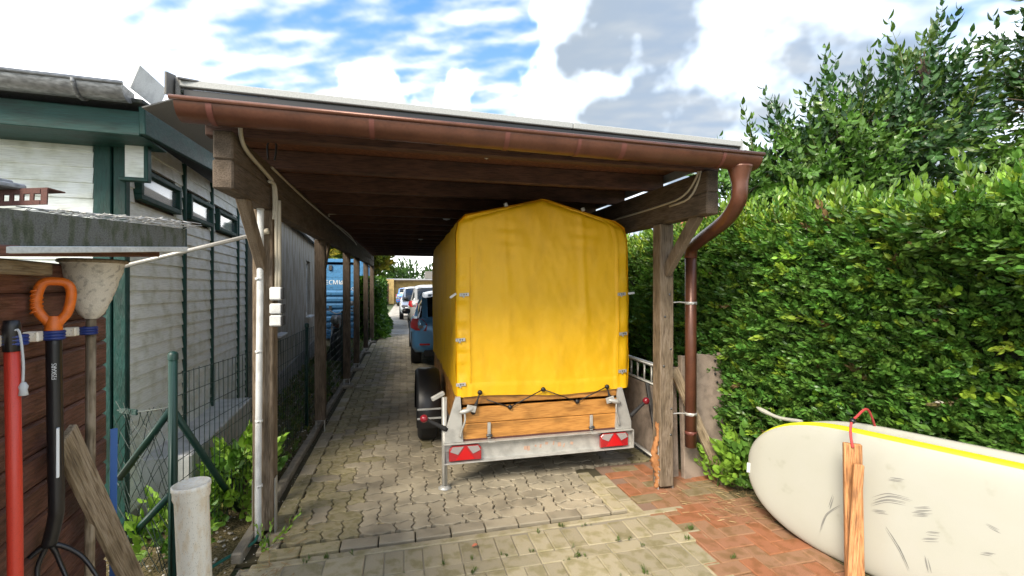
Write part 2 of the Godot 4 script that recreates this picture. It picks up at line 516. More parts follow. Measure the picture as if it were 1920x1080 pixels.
	M.tarp = patches(skin(lin(0.90, 0.51, 0.004), tex(noise(0.12, 4, 153), [[0.0, Color(0.88, 0.87, 0.82)], [0.4, Color(0.96, 0.96, 0.94)], [1.0, Color(1, 1, 1)]]), Vector3.ONE * 1.8, 0.52, tarp_weave, 0.35), tex(noise(0.016, 5, 155), [[0.0, Color(0.95, 0.945, 0.92)], [0.3, Color(0.99, 0.985, 0.98)], [0.45, Color(1, 1, 1)], [1.0, Color(1, 1, 1)]]), Vector3(0.6, 0.3, 0.6))
	M.tarp.backlight_enabled = true
	M.tarp.backlight = Color(0.25, 0.2, 0.1)
	M.paint_trace = paint(lin(0.46, 0.30, 0.22), 0.6)
	M.lens_red = paint(lin(0.34, 0.006, 0.010), 0.15)
	M.lens_red.clearcoat_enabled = true
	M.lens_bright = paint(lin(0.52, 0.012, 0.014), 0.2)
	M.lens_dark = paint(lin(0.20, 0.012, 0.02), 0.15)
	M.lens_clear = paint(lin(0.30, 0.27, 0.26), 0.15)
	M.glass = paint(Color(0.75, 0.80, 0.82, 0.12), 0.03)
	M.glass.transparency = BaseMaterial3D.TRANSPARENCY_ALPHA
	M.glass_dark = paint(lin(0.015, 0.018, 0.02), 0.05)
	M.curtain = paint(lin(0.45, 0.47, 0.48), 0.9)
	M.plaster = patches(skin(lin(0.52, 0.49, 0.43), t_fine, Vector3.ONE * 1.5, 0.95, n_speck, 0.8), tex(noise(0.014, 5, 161), [[0.0, Color(0.76, 0.75, 0.70)], [0.42, Color(0.92, 0.91, 0.88)], [0.60, Color(1, 1, 1)], [1.0, Color(1, 1, 1)]]), Vector3(0.7, 0.2, 0.7))
	M.plaster_base = patches(skin(lin(0.36, 0.35, 0.33), t_fine, Vector3.ONE * 1.5, 0.95, n_speck, 0.8), stain, Vector3.ONE * 0.7)
	M.foam = skin(lin(0.46, 0.20, 0.07), t_fine, Vector3.ONE * 7.0, 0.9, n_fine, 1.2)
	M.board_white = patches(skin(lin(0.42, 0.42, 0.37), tex(noise(0.2, 2, 171), [[0.0, grey(0.95)], [1.0, grey(1.0)]]), Vector3.ONE * 3.0, 0.32), tex(noise(0.02, 5, 173), [[0.0, Color(0.90, 0.90, 0.87)], [0.25, Color(0.99, 0.99, 0.98)], [1.0, Color(1, 1, 1)]]), Vector3.ONE * 0.5)
	M.board_yellow = paint(lin(0.70, 0.72, 0.02), 0.35)
	M.board_black = paint(lin(0.015, 0.015, 0.016), 0.4)
	M.scuff = paint(lin(0.20, 0.20, 0.185), 0.6)
	M.red_rope = paint(lin(0.45, 0.05, 0.05), 0.8)
	M.litter = paint(lin(0.28, 0.19, 0.09), 0.95)
	M.straw = paint(lin(0.55, 0.44, 0.22), 0.95)
	M.red_leaf = paint(lin(0.40, 0.13, 0.07), 0.8)
	M.bark = patches(skin(lin(0.13, 0.10, 0.075), wood, Vector3(6, 1.2, 6), 0.95, n_fine, 1.4), stain, Vector3.ONE * 2.0)
	for i in 3:
		var leafy := paint([lin(0.042, 0.115, 0.018), lin(0.062, 0.150, 0.022), lin(0.115, 0.215, 0.026)][i], 0.38)
		leafy.backlight_enabled = true
		leafy.backlight = Color(0.55, 0.62, 0.25)
		M["leaf%d" % i] = leafy
	M.leaf = paint(Color.WHITE, 0.36)
	M.leaf.vertex_color_use_as_albedo = true
	M.leaf.backlight_enabled = true
	M.leaf.backlight = Color(0.55, 0.62, 0.25)
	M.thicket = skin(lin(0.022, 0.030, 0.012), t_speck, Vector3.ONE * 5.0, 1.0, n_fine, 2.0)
	M.container = patches(skin(lin(0.085, 0.29, 0.56), t_fine, Vector3.ONE * 1.0, 0.45), tex(noise(0.04, 5, 181), [[0.0, Color(0.75, 0.6, 0.5)], [0.3, Color(0.92, 0.92, 0.92)], [0.5, Color(1, 1, 1)], [1.0, Color(1, 1, 1)]]), Vector3.ONE * 0.5)
	M.ochre = patches(skin(lin(0.58, 0.42, 0.17), t_fine, Vector3.ONE * 0.8, 0.95), stain, Vector3.ONE * 0.3)
	M.roof_grey = skin(lin(0.36, 0.37, 0.37), t_fine, Vector3.ONE * 0.8, 0.8)
	M.roof_tile = skin(lin(0.42, 0.13, 0.065), t_fine, Vector3.ONE * 1.5, 0.85)
	M.asbestos = skin(lin(0.26, 0.25, 0.23), t_speck, Vector3.ONE * 2.0, 0.9)
	M.print_white = paint(lin(0.75, 0.78, 0.78), 0.5)
	M.print_dark = paint(lin(0.02, 0.03, 0.06), 0.5)

# ------------------------------------------------------------------ ground and paving
func make_ground() -> void:
	var s := shape()
	var y := -0.06
	tri(s, v3(-400, y, 300), v3(-400, y, -400), v3(400, y, -400))
	tri(s, v3(-400, y, 300), v3(400, y, -400), v3(400, y, 300))
	put("ground", s, M.field, self).set_meta("kind", "structure")
	# the bare strip between driveway and houses, uneven
	var n := noise(1.4, 4, 301)
	s = shape(true)
	var rows := []
	for i in 61:
		var row := []
		for j in 13:
			var x := -3.2 + j * 0.19
			var z := 0.6 - i * 0.36
			row.append(v3(x, -0.03 + n.get_noise_2d(x * 2.0, z * 2.0) * 0.03, z))
		rows.append(row)
	sheet(s, rows)
	put("soil_strip", s, M.earth, self).set_meta("kind", "structure")
	# soil under the hedge
	s = shape(true)
	rows = []
	for i in 50:
		var row := []
		for j in 8:
			var x := 2.2 + j * 0.22
			var z := 0.4 - i * 0.36
			row.append(v3(x, -0.02 + n.get_noise_2d(x * 2.0, z * 2.0) * 0.03 + 0.035 * smoothstep(2.25, 2.6, x), z))
		rows.append(row)
	sheet(s, rows)
	put("hedge_soil", s, M.earth, self).set_meta("kind", "structure")
	# bare yard where the photographer stands
	s = shape()
	y = -0.045
	tri(s, v3(-6, y, 8), v3(-6, y, -2.6), v3(6, y, -2.6))
	tri(s, v3(-6, y, 8), v3(6, y, -2.6), v3(6, y, 8))
	put("yard", s, M.lane, self).set_meta("kind", "structure")
	# the lane beyond the carport
	s = shape()
	y = -0.012
	tri(s, v3(-0.95, y, -15.6), v3(-0.6, y, -60), v3(14, y, -60))
	tri(s, v3(-0.95, y, -15.6), v3(14, y, -60), v3(2.5, y, -15.6))
	put("lane", s, M.lane, self).set_meta("kind", "structure")

const CELL := 0.1125

# outline of a two-cell paving stone with waving sides; i, j give the parity of the wave
func wavy(horizontal: bool, parity: int) -> PackedVector2Array:
	var cw := 2 if horizontal else 1
	var ch := 1 if horizontal else 2
	var out := PackedVector2Array()
	var amp := 0.115
	var steps := 4
	for e in cw:
		for k in steps:
			var t := float(k) / steps
			out.append(Vector2(e + t, amp * sin(TAU * t) * (1 if (parity + e) % 2 == 0 else -1)))
	for e in ch:
		for k in steps:
			var t := float(k) / steps
			out.append(Vector2(cw + amp * sin(TAU * t) * (1 if (parity + cw + e) % 2 == 0 else -1), e + t))
	for e in cw:
		for k in steps:
			var t := float(k) / steps
			var c := cw - 1 - e
			out.append(Vector2(cw - e - t, ch + amp * sin(TAU * (1.0 - t)) * (1 if (parity + c + ch) % 2 == 0 else -1)))
	for e in ch:
		for k in steps:
			var t := float(k) / steps
			var c := ch - 1 - e
			out.append(Vector2(amp * sin(TAU * (1.0 - t)) * (1 if (parity + c) % 2 == 0 else -1), ch - e - t))
	return out

func wavy_single(parity: int) -> PackedVector2Array:
	var out := PackedVector2Array()
	var sg := func(n: int) -> float: return 0.115 if (parity + n) % 2 == 0 else -0.115
	for k in 4: out.append(Vector2(k / 4.0, sg.call(0) * sin(TAU * k / 4.0)))
	for k in 4: out.append(Vector2(1.0 + sg.call(1) * sin(TAU * k / 4.0), k / 4.0))
	for k in 4: out.append(Vector2(1.0 - k / 4.0, 1.0 + sg.call(1) * sin(TAU * (1.0 - k / 4.0))))
	for k in 4: out.append(Vector2(sg.call(0) * sin(TAU * (1.0 - k / 4.0)), 1.0 - k / 4.0))
	return out

func paved(i: int, j: int) -> bool:
	if i < 0 or j < 0 or i > 27 or j > 111: return false
	return j > 5 or i < 19

func stone_mesh(outline: PackedVector2Array, gap: float, chamfer: float) -> ArrayMesh:
	var n := outline.size()
	var mid := Vector2.ZERO
	for p in outline: mid += p / n
	var ring := func(inset: float) -> PackedVector2Array:
		var o := PackedVector2Array()
		for i in n:
			var a := (outline[i] - outline[(i + n - 1) % n]).normalized()
			var b := (outline[(i + 1) % n] - outline[i]).normalized()
			var m := Vector2(-(a.y + b.y), a.x + b.x).normalized()
			o.append(outline[i] + m * inset)
		return o
	var top: PackedVector2Array = ring.call(gap + chamfer)
	var rim: PackedVector2Array = ring.call(gap)
	var s := shape()
	var idx := Geometry2D.triangulate_polygon(top)
	for i in range(0, idx.size(), 3):
		face(s, v3(top[idx[i]].x, 0, -top[idx[i]].y), v3(top[idx[i + 1]].x, 0, -top[idx[i + 1]].y), v3(top[idx[i + 2]].x, 0, -top[idx[i + 2]].y), Vector3.UP)
	for i in n:
		var j := (i + 1) % n
		var a := v3(top[i].x, 0, -top[i].y)
		var b := v3(top[j].x, 0, -top[j].y)
		var c := v3(rim[j].x, -chamfer, -rim[j].y)
		var d := v3(rim[i].x, -chamfer, -rim[i].y)
		var out := v3(rim[i].x - mid.x, 0.3 * CELL, -(rim[i].y - mid.y))
		face(s, a, b, c, out); face(s, a, c, d, out)
		var e := v3(rim[j].x, -0.03, -rim[j].y)
		var f := v3(rim[i].x, -0.03, -rim[i].y)
		face(s, d, c, e, out); face(s, d, e, f, out)
	return commit(s)

func make_driveway() -> void:
	var bed := shape()
	box(bed, v3(0.77, -0.037, -9.3), v3(3.4, 0.02, 12.9))
	var drive := put("driveway", bed, M.joint, self)
	drive.set_meta("kind", "structure")
	var meshes := {}
	for p in 2:
		var o1 := wavy_single(p)
		for i in o1.size(): o1[i] *= CELL
		meshes["half%d" % p] = stone_mesh(o1, 0.0052, 0.004)
	for hz in [true, false]:
		for p in 2:
			var o := wavy(hz, p)
			for i in o.size(): o[i] *= CELL
			meshes["%s%d" % [hz, p]] = stone_mesh(o, 0.0052, 0.004)
	var x0 := -0.72
	var z0 := -2.96
	var stones := []
	for j in 112:
		for i in 28:
			var k := posmod(i - j, 4)
			var x := x0 + i * CELL
			var z := z0 - j * CELL
			if not paved(i, j): continue
			var lone := (k == 0 and not paved(i + 1, j)) or (k == 1 and not paved(i - 1, j)) or (k == 3 and not paved(i, j + 1)) or (k == 2 and not paved(i, j - 1))
			if lone:
				var hc := v3(x + CELL * 0.5, 0, z - CELL * 0.5)
				stones.append({"k": "half%d" % posmod(i + j, 2), "at": v3(x, 0, z), "c": hc, "d": hc.length()})
				continue
			if k != 0 and k != 3: continue
			var hz := k == 0
			var c := v3(x + (CELL if hz else CELL * 0.5), 0, z - (CELL * 0.5 if hz else CELL))
			stones.append({"k": "%s%d" % [hz, posmod(i + j, 2)], "at": v3(x, 0, z), "c": c, "d": c.length()})
	# k == 3 is the lower cell of an upright stone, whose upper cell (i, j + 1) has k == 2
	stones.sort_custom(func(a, b): return a.d < b.d)
	var rest := {}
	var wobble := noise(2.1, 2, 401)
	var dips := noise(0.5, 2, 403)
	for n in stones.size():
		var q: Dictionary = stones[n]
		var tilt := Basis.from_euler(v3(rng.randf_range(-0.011, 0.011), 0, rng.randf_range(-0.011, 0.011)))
		var y := 0.0 + rng.randf_range(-0.0025, 0.0015) + dips.get_noise_2d(q.at.x, q.at.z) * 0.006
		var t := Transform3D(tilt, v3(q.at.x, y, q.at.z))
		var edge: float = q.c.x + wobble.get_noise_2d(q.c.x * 1.5, q.c.z * 1.5) * 0.5
		var mossy := edge < -0.42 or edge > 2.05 or rng.randf() < 0.03
		var mat: Material = M[("mossy%d" if mossy else "paver%d") % rng.randi_range(0, 3)]
		if n < 300:
			piece("paving_stone", meshes[q.k], mat, t, drive)
		else:
			if not rest.has(mat):
				rest[mat] = shape()
			rest[mat].append_from(meshes[q.k], 0, t)
	for mat in rest:
		var o := MeshInstance3D.new()
		o.name = "paving_stones"
		o.mesh = rest[mat].commit()
		o.material_override = mat
		o.set_meta("kind", "stuff")
		drive.add_child(o, true)
	# half stones and straight stones along the left side, set against a kerb
	var block := shape()
	box(block, v3(0, -0.018, 0), v3(0.113, 0.036, 0.218), 0.006)
	var bm := commit(block)
	for k in 46:
		var z := -3.02 - k * 0.2235
		piece("edging_block", bm, M["mossy%d" % rng.randi_range(0, 3)] if rng.randf() < 0.8 else M["paver%d" % rng.randi_range(0, 3)], Transform3D(Basis.from_euler(v3(rng.randf_range(-0.02, 0.02), rng.randf_range(-0.02, 0.02), 0)), v3(-0.785, -0.003 + rng.randf_range(-0.004, 0.003), z)), drive)
	var kerb := shape()
	box(kerb, v3(0, -0.06, 0), v3(0.06, 0.16, 0.985), 0.008)
	var km := commit(kerb)
	for k in 11:
		piece("kerb_stone", km, M.concrete, Transform3D(Basis.from_euler(v3(0, rng.randf_range(-0.006, 0.006), 0)), v3(-0.93 + rng.randf_range(-0.008, 0.008), 0.012, -3.35 - k * 0.995)), drive)
	# straight border stones across the mouth of the carport
	var bs := shape()
	box(bs, v3(0, -0.018, 0), v3(0.214, 0.036, 0.103), 0.006)
	var bsm := commit(bs)
	for k in 11:
		piece("border_stone", bsm, M[("paver%d" if k > 1 else "mossy%d") % rng.randi_range(0, 3)], Transform3D(Basis.from_euler(v3(rng.randf_range(-0.012, 0.012), rng.randf_range(-0.02, 0.02), rng.randf_range(-0.012, 0.012))), v3(-0.70 + k * 0.222, rng.randf_range(-0.006, 0.0), -2.875 - 0.004 * k)), drive)
	for k in 3:
		piece("border_stone", bsm, M["slab%d" % rng.randi_range(0, 3)], Transform3D(Basis.from_euler(v3(0, PI * 0.5 + rng.randf_range(-0.02, 0.02), 0)), v3(1.475, rng.randf_range(-0.006, 0.0), -2.98 - k * 0.222)), drive)
		if k < 4: piece("border_stone", bsm, M["slab%d" % rng.randi_range(0, 3)], Transform3D(Basis.from_euler(v3(0, PI * 0.5 + rng.randf_range(-0.02, 0.02), 0)), v3(1.583, rng.randf_range(-0.006, 0.0), -2.88 - k * 0.222)), drive)
	# the low strip the border stands on
	var strip := shape()
	box(strip, v3(0.55, -0.03, -2.775), v3(2.75, 0.06, 0.055), 0.006, Basis.from_euler(v3(0, 0.012, 0)))
	put("threshold_strip", strip, M.slab1, drive)

func make_forecourt() -> void:
	var bed := shape()
	box(bed, v3(0.42, -0.018, -1.55), v3(2.6, 0.02, 2.42))
	var court := put("forecourt_paving", bed, M.sand_joint, self)
	court.set_meta("kind", "structure")
	var kinds := []
	for size in [v3(0.213, 0.036, 0.213), v3(0.213, 0.036, 0.105), v3(0.105, 0.036, 0.213)]:
		var s := shape()
		box(s, v3(0, -0.018, 0), size, 0.005)
		kinds.append(commit(s))
	var row := 0
	var z := -2.735
	while z < -0.55:
		var deep := row % 3 != 1
		var x := -0.86 - (0.107 if row % 2 else 0.0)
		while x < 1.66:
			var mesh: Mesh = kinds[1]
			var w := 0.2165
			var zz := z + 0.0545
			if deep:
				if rng.randf() < 0.82:
					mesh = kinds[2]
					w = 0.1085
				else:
					mesh = kinds[0]
				zz = z + 0.1085
			var mat: Material = M["slab%d" % rng.randi_range(0, 3)]
			piece("paving_slab", mesh, mat, Transform3D(Basis.from_euler(v3(rng.randf_range(-0.014, 0.014), rng.randf_range(-0.012, 0.012), rng.randf_range(-0.014, 0.014))), v3(x + w * 0.5, rng.randf_range(-0.006, 0.004), zz)), court)
			x += w
		z += 0.2165 if deep else 0.1085
		row += 1
	# brick-red paving towards the hedge, in basket weave turned a little
	bed = shape()
	box(bed, v3(2.12, -0.024, -1.95), v3(0.98, 0.02, 3.35))
	var red := put("red_paving", bed, M.red_joint, self)
	red.set_meta("kind", "structure")
	for j in 31:
		for i in 8:
			var k := posmod(i - j, 4)
			if k != 0 and k != 3: continue
			var hz := k == 0
			var x := 1.645 + i * 0.1075
			var zq := -0.35 - j * 0.1075
			var c := v3(x + (0.1075 if hz else 0.054), 0, zq - (0.054 if hz else 0.1075))
			if c.x > 2.5 or c.z < -3.55: continue
			var m: Material = M["red%d" % [0, 1, 2, 0, 1, 2, 3, 1][rng.randi_range(0, 7)]]
			piece("red_paver", kinds[1] if hz else kinds[2], m, Transform3D(Basis.from_euler(v3(rng.randf_range(-0.016, 0.016), rng.randf_range(-0.01, 0.01), rng.randf_range(-0.016, 0.016))), c + v3(0, rng.randf_range(-0.008, 0.001), 0)), red)

# ------------------------------------------------------------------ carport
func rise(z: float) -> float:
	return (-z - 2.45) * 0.0125

func make_carport() -> void:
	var c := thing("carport", "long open timber carport with brown rain gutter over the yellow trailer", "carport", v3(0.56, 0, -8.0))
	var spots := [[-0.855, -3.16, 0.118], [-0.865, -5.2, 0.108], [-0.855, -7.45, 0.105], [-0.85, -8.95, 0.105], [-0.855, -11.2, 0.105], [-0.85, -13.3, 0.105], [1.975, -3.12, 0.115], [2.0, -5.9, 0.108], [2.0, -8.7, 0.108], [2.0, -11.4, 0.108], [2.0, -13.3, 0.108]]
	for q in spots:
		var top := 2.035 + rise(q[1])
		var foot := 0.02 if q[1] > -3.4 else 0.13
		var s := shape()
		box(s, v3(q[0], (top + foot) * 0.5, q[1]), v3(q[2], top - foot, q[2]), 0.007, Basis.from_euler(v3(0, rng.randf_range(-0.03, 0.03), 0)))
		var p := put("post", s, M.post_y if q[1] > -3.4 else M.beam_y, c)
		# galvanised fork that carries the post
		s = shape()
		if q[1] > -3.4:
			for side in [-1, 1]:
				box(s, v3(q[0] + side * (q[2] * 0.5 + 0.005), 0.16, q[1] + 0.01), v3(0.006, 0.36, 0.055), 0.002)
		else:
			for side in [-1, 1]:
				box(s, v3(q[0] + side * (q[2] * 0.5 - 0.012), 0.11, q[1]), v3(0.006, 0.24, 0.05), 0.001)
			box(s, v3(q[0], 0.125, q[1]), v3(q[2], 0.006, 0.06), 0.001)
		put("anchor", s, M.galv, p)
		if q[0] > 0.0 and q[1] > -3.4:
			for b in [[0.03, 0.42], [-0.03, 0.95], [0.03, 1.08], [-0.02, 1.33], [0.035, 0.62], [0.02, 1.5]]:
				var bolt := shape(true)
				lathe(bolt, [[0.009, -0.002], [0.009, 0.003], [0.005, 0.006], [0.0, 0.006]], at_axis(v3(q[0] + b[0], b[1], q[1] + q[2] * 0.5), v3(0, 0, 1)), 8)
				put("bolt", bolt, M.steel_dark, p)
		if q[1] < -6.0 and q[0] < 0.0:
			s = shape()
			box(s, v3(q[0], 0.01, q[1]), v3(0.2, 0.06, 0.2), 0.012, Basis.from_euler(v3(0, 0.2, 0)))
			put("footing", s, M.concrete, c)
	# two plate beams, each of two timbers laid on one another
	for x in [-0.855, 1.975]:
		for part in 2:
			var s := shape()
			var y0 := 2.035 + 0.145 * part
			var h := 0.143
			var z1 := -2.46 if x < 0.0 else -2.54
			bar(s, v3(x, y0 + h * 0.5, z1), v3(x, y0 + h * 0.5 + rise(-13.5), -13.5), 0.092 - 0.004 * part, h, 0.008)
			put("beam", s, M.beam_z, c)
	# knee braces
	for q in [[-0.855, -3.16, 1.0], [1.975, -3.12, 1.0], [-0.855, -5.2, -1.0], [1.975, -5.9, 1.0], [1.975, -5.9, -1.0]]:
		var s := shape()
		bar(s, v3(q[0], 1.66 + rise(q[1]), q[1] + q[2] * 0.045), v3(q[0], 2.05 + rise(q[1]), q[1] + q[2] * 0.43), 0.05, 0.085, 0.005)
		put("brace", s, M.post_y, c)
	# purlins across, with boarding and felt above
	var z := -2.62
	var n := 0
	while z > -13.6:
		var s := shape()
		var y := 2.325 + rise(z)
		bar(s, v3(-0.98, y + 0.066, z), v3(2.06, y + 0.066, z), 0.062, 0.128, 0.005)
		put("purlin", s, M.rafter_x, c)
		z -= 0.655
		n += 1
	for k in 9:
		var s := shape()
		var za := -2.45 - k * 1.25
		var zb := za - 1.246
		bar(s, v3(0.53, 2.465 + rise(za), za), v3(0.53, 2.465 + rise(zb), zb), 3.08, 0.018, 0.002)
		put("roof_board", s, M.osb, c)
	var s := shape()
	bar(s, v3(0.53, 2.480 + rise(-2.43), -2.43), v3(0.53, 2.483 + rise(-13.75), -13.75), 3.12, 0.014, 0.002)
	put("roof_felt", s, M.bitumen, c)
	# fascia behind the gutter and light metal trim on the edge
	s = shape()
	box(s, v3(0.53, 2.415, -2.437), v3(3.08, 0.105, 0.022), 0.003, Basis.from_euler(v3(0, 0, -0.016)))
	put("fascia", s, M.black_plastic, c)
	for q in [[-1.02, 0.95], [0.953, 2.085]]:
		s = shape()
		var xm: float = (q[0] + q[1]) * 0.5
		box(s, v3(xm, 2.490 - 0.017 * (xm - 0.53), -2.43), v3(q[1] - q[0], 0.036, 0.035), 0.004, Basis.from_euler(v3(0, 0, -0.017)))
		put("edge_trim", s, M.edge_grey, c)
	for x in [-1.03, 2.095]:
		s = shape()
		bar(s, v3(x, 2.472 - 0.017 * (x - 0.53), -2.42), v3(x, 2.472 - 0.017 * (x - 0.53) + rise(-13.8), -13.8), 0.02, 0.09, 0.003)
		put("edge_trim", s, M.edge_grey if x > 0.0 else M.asbestos, c)
	# frayed sheet ends at the left corner
	for k in 4:
		s = shape()
		box(s, v3(-1.055 - 0.01 * k, 2.50 + 0.016 * k, -2.41 - 0.05 * k), v3(0.010, 0.10, 0.09), 0.002, Basis.from_euler(v3(0.25, 0.1 * k, 0.12 * (k - 1))))
		put("sheet_end", s, M.asbestos, c)
	s = shape()
	bar(s, v3(-1.02, 2.53, -2.40), v3(-0.90, 2.528, -2.43), 0.015, 0.010, 0.002)
	put("sheet_clip", s, M.steel_dark, c)
	make_gutter(c)
	make_wiring(c)

func gut(x: float) -> float:
	return 2.388 - 0.0105 * (x + 0.985)

func half_round(s: SurfaceTool, xa: float, xb: float, r: float, steps := 14) -> void:
	var zc := -2.352
	var segs := 12
	var rows := []
	for side in [r, r - 0.003]:
		var grid := []
		for i in segs + 1:
			var x := lerpf(xa, xb, float(i) / segs)
			var row := []
			for k in steps + 1:
				var a := PI + PI * k / steps
				row.append(v3(x, gut(x) + sin(a) * side, zc - cos(a) * side))
			grid.append(row)
		sheet(s, grid, side < r)
		rows.append(grid)

func make_gutter(c: Node3D) -> void:
	var s := shape(true)
	half_round(s, -0.985, 2.12, 0.078)
	var g := put("gutter", s, M.copper, c)
	for x in [-0.984, 2.119]:
		s = shape()
		for k in 14:
			var a := PI + PI * k / 14
			var b := PI + PI * (k + 1) / 14
			tri(s, v3(x, gut(x), -2.352), v3(x, gut(x) + sin(a) * 0.077, -2.352 - cos(a) * 0.077), v3(x, gut(x) + sin(b) * 0.077, -2.352 - cos(b) * 0.077))
		put("end_cap", s, M.copper, g)
	s = shape(true)
	tube(s, [v3(-1.0, gut(-1.0) + 0.004, -2.272), v3(0.5, gut(0.5) + 0.004, -2.272), v3(2.125, gut(2.125) + 0.004, -2.272)], 0.0115, 10)
	put("bead", s, M.copper, g)
	for q in [[-0.86, -0.835], [-0.16, -0.135], [0.52, 0.545], [0.925, 0.945], [1.185, 1.215], [1.84, 1.862]]:
		s = shape(true)
		half_round(s, q[0], q[1], 0.0805, 14)
		put("seam", s, M.copper_seam, g)
	s = shape(true)
	half_round(s, 0.945, 1.185, 0.0800, 14)
	put("sleeve", s, M.copper, g)
	for k in 5:
		s = shape()
		var x := -0.55 + k * 0.6
		bar(s, v3(x, gut(x) + 0.01, -2.272), v3(x, gut(x) + 0.03, -2.43), 0.022, 0.004, 0.001)
		put("bracket", s, M.galv, g)
	# outlet and downpipe
	s = shape(true)
	var top := v3(2.02, gut(2.02) - 0.06, -2.352)
	var line := path([top + v3(0, 0, 0), top + v3(0, -0.06, 0), top + v3(0.0, -0.15, 0), top + v3(0.008, -0.215, -0.03), top + v3(0.04, -0.30, -0.17), top + v3(0.13, -0.39, -0.55), top + v3(0.17, -0.43, -0.70), top + v3(0.185, -0.49, -0.745)], 4)
	var rad := []
	for i in line.size():
		rad.append(lerpf(0.075, 0.047, clampf(i / 6.0, 0.0, 1.0)))
	tube(s, line, rad, 18)
	var d := put("downpipe", s, M.copper, c)
	s = shape(true)
	var e: Vector3 = line[-1]
	tube(s, [e + v3(0, 0.02, 0), v3(e.x, 0.30, e.z)], 0.0435, 18)
	put("pipe", s, M.copper, d)
	s = shape(true)
	tube(s, [e + v3(0, 0.05, 0), e + v3(0, -0.02, 0)], 0.0475, 18)
	put("collar", s, M.copper_seam, d)
	for y in [1.42, 0.55]:
		s = shape(true)
		tube(s, [v3(e.x, y, e.z), v3(e.x, y + 0.022, e.z)], 0.047, 18)
		tube(s, path([v3(e.x - 0.04, y + 0.011, e.z), v3(e.x - 0.1, y + 0.02, e.z + 0.0), v3(2.03, y + 0.012, -3.12)], 2), 0.006, 6)
		put("clamp", s, M.galv, d)
	s = shape(true)
	tube(s, [v3(e.x, 0.40, e.z), v3(e.x, 0.425, e.z)], 0.0455, 18)
	put("clamp", s, M.copper_seam, d)

func make_wiring(c: Node3D) -> void:
	var s := shape(true)
	tube(s, path([v3(-0.868, -0.01, -3.06), v3(-0.868, 0.5, -3.062), v3(-0.862, 1.2, -3.065), v3(-0.858, 1.9, -3.07), v3(-0.858, 2.06, -3.07)], 3), 0.0195, 12)
	var d := put("drain_pipe", s, M.white_plastic, c)
	for y in [0.32, 0.72, 1.15, 1.6]:
		s = shape(true)
		tube(s, [v3(-0.865, y, -3.064), v3(-0.865, y + 0.014, -3.064)], 0.0225, 12)
		put("clip", s, M.white_plastic, d)
	s = shape(true)
	lathe(s, [[0.017, 0.0], [0.021, 0.0], [0.026, 0.09], [0.022, 0.09]], Transform3D(Basis(), v3(-0.858, 2.03, -3.07)), 12)
	put("socket", s, M.white_plastic, d)
	# grey conduits down the post and along the beam
	var runs := [
		[v3(-0.79, 2.36, -2.50), v3(-0.79, 2.30, -2.52), v3(-0.79, 2.26, -2.62), v3(-0.79, 2.23, -2.95), v3(-0.785, 2.2, -3.06), v3(-0.785, 2.1, -3.085), v3(-0.785, 1.98, -3.085)],
		[v3(-0.79, 2.20, -3.0), v3(-0.775, 2.17, -3.08), v3(-0.772, 1.9, -3.085), v3(-0.772, 1.55, -3.09)],
		[v3(-0.757, 2.1, -3.09), v3(-0.755, 1.9, -3.09), v3(-0.755, 1.55, -3.09)],
		[v3(-0.802, 2.31, -3.1), v3(-0.802, 2.30, -4.2), v3(-0.802, 2.325, -6.0), v3(-0.802, 2.34, -8.0)],
		[v3(1.92, 2.38, -2.62), v3(1.92, 2.30, -2.63), v3(1.922, 2.20, -2.78), v3(1.922, 2.18, -3.1), v3(1.922, 2.19, -4.2), v3(1.922, 2.2, -5.2)],
		[v3(1.93, 2.38, -2.60), v3(1.93, 2.28, -2.62), v3(1.922, 2.17, -2.72), v3(1.922, 2.155, -2.95)],
		[v3(-0.78, 2.33, -5.22), v3(-0.7, 2.37, -5.25), v3(0.1, 2.37, -5.26), v3(0.9, 2.37, -5.26)],
		[v3(-0.80, 2.34, -6.0), v3(-0.76, 2.33, -7.0), v3(-0.78, 2.30, -8.2)]]
	for i in runs.size():
		s = shape(true)
		tube(s, path(runs[i], 4), 0.011 if i < 3 else 0.008, 8)
		put("conduit", s, M.beige_plastic, c)
	for q in [[1.515, 0.082], [1.42, 0.066], [1.345, 0.07]]:
		s = shape()
		box(s, v3(-0.772, q[0], -3.085), v3(0.07, q[1], 0.05), 0.008)
		var b := put("switch_box", s, M.white_plastic, c)
		s = shape()
		box(s, v3(-0.733, q[0], -3.085), v3(0.02, q[1] * 0.85, 0.045), 0.006)
		put("switch_rocker", s, M.black_plastic, b)
	# hooks, strap loop and lamps under the roof
	s = shape(true)
	tube(s, path([v3(-0.795, 2.33, -3.0), v3(-0.80, 2.42, -3.0), v3(-0.775, 2.445, -3.0), v3(-0.75, 2.42, -3.0), v3(-0.76, 2.33, -3.0)], 4), 0.006, 6)
	put("cable_loop", s, M.black_plastic, c)
	s = shape(true)
	tube(s, [v3(0.49, 2.44, -2.66), v3(0.49, 2.36, -2.66)], 0.007, 6)
	lathe(s, [[0.0, -0.02], [0.013, -0.012], [0.015, 0.004], [0.006, 0.018]], Transform3D(Basis(), v3(0.49, 2.345, -2.66)), 10)
	put("hook", s, M.galv, c)
	for q in [[0.5, -5.3], [0.3, -7.9]]:
		s = shape(true)
		lathe(s, [[0.0, -0.05], [0.04, -0.04], [0.055, -0.005], [0.05, 0.0], [0.05, 0.03]], Transform3D(Basis(), v3(q[0], 2.36 + rise(q[1]), q[1])), 14)
		put("ceiling_fitting", s, M.white_plastic, c)
	# bracing tube from the post to the cottage
	s = shape(true)
	tube(s, [v3(-0.83, 1.90, -3.08), v3(-1.62, 1.655, -3.02)], 0.0125, 10)
	var t := put("brace_tube", s, M.galv, c)
	s = shape(true)
	tube(s, [v3(-0.855, 1.90, -3.085), v3(-0.815, 1.905, -3.08)], 0.019, 10)
	put("clamp", s, M.beige_plastic, t)

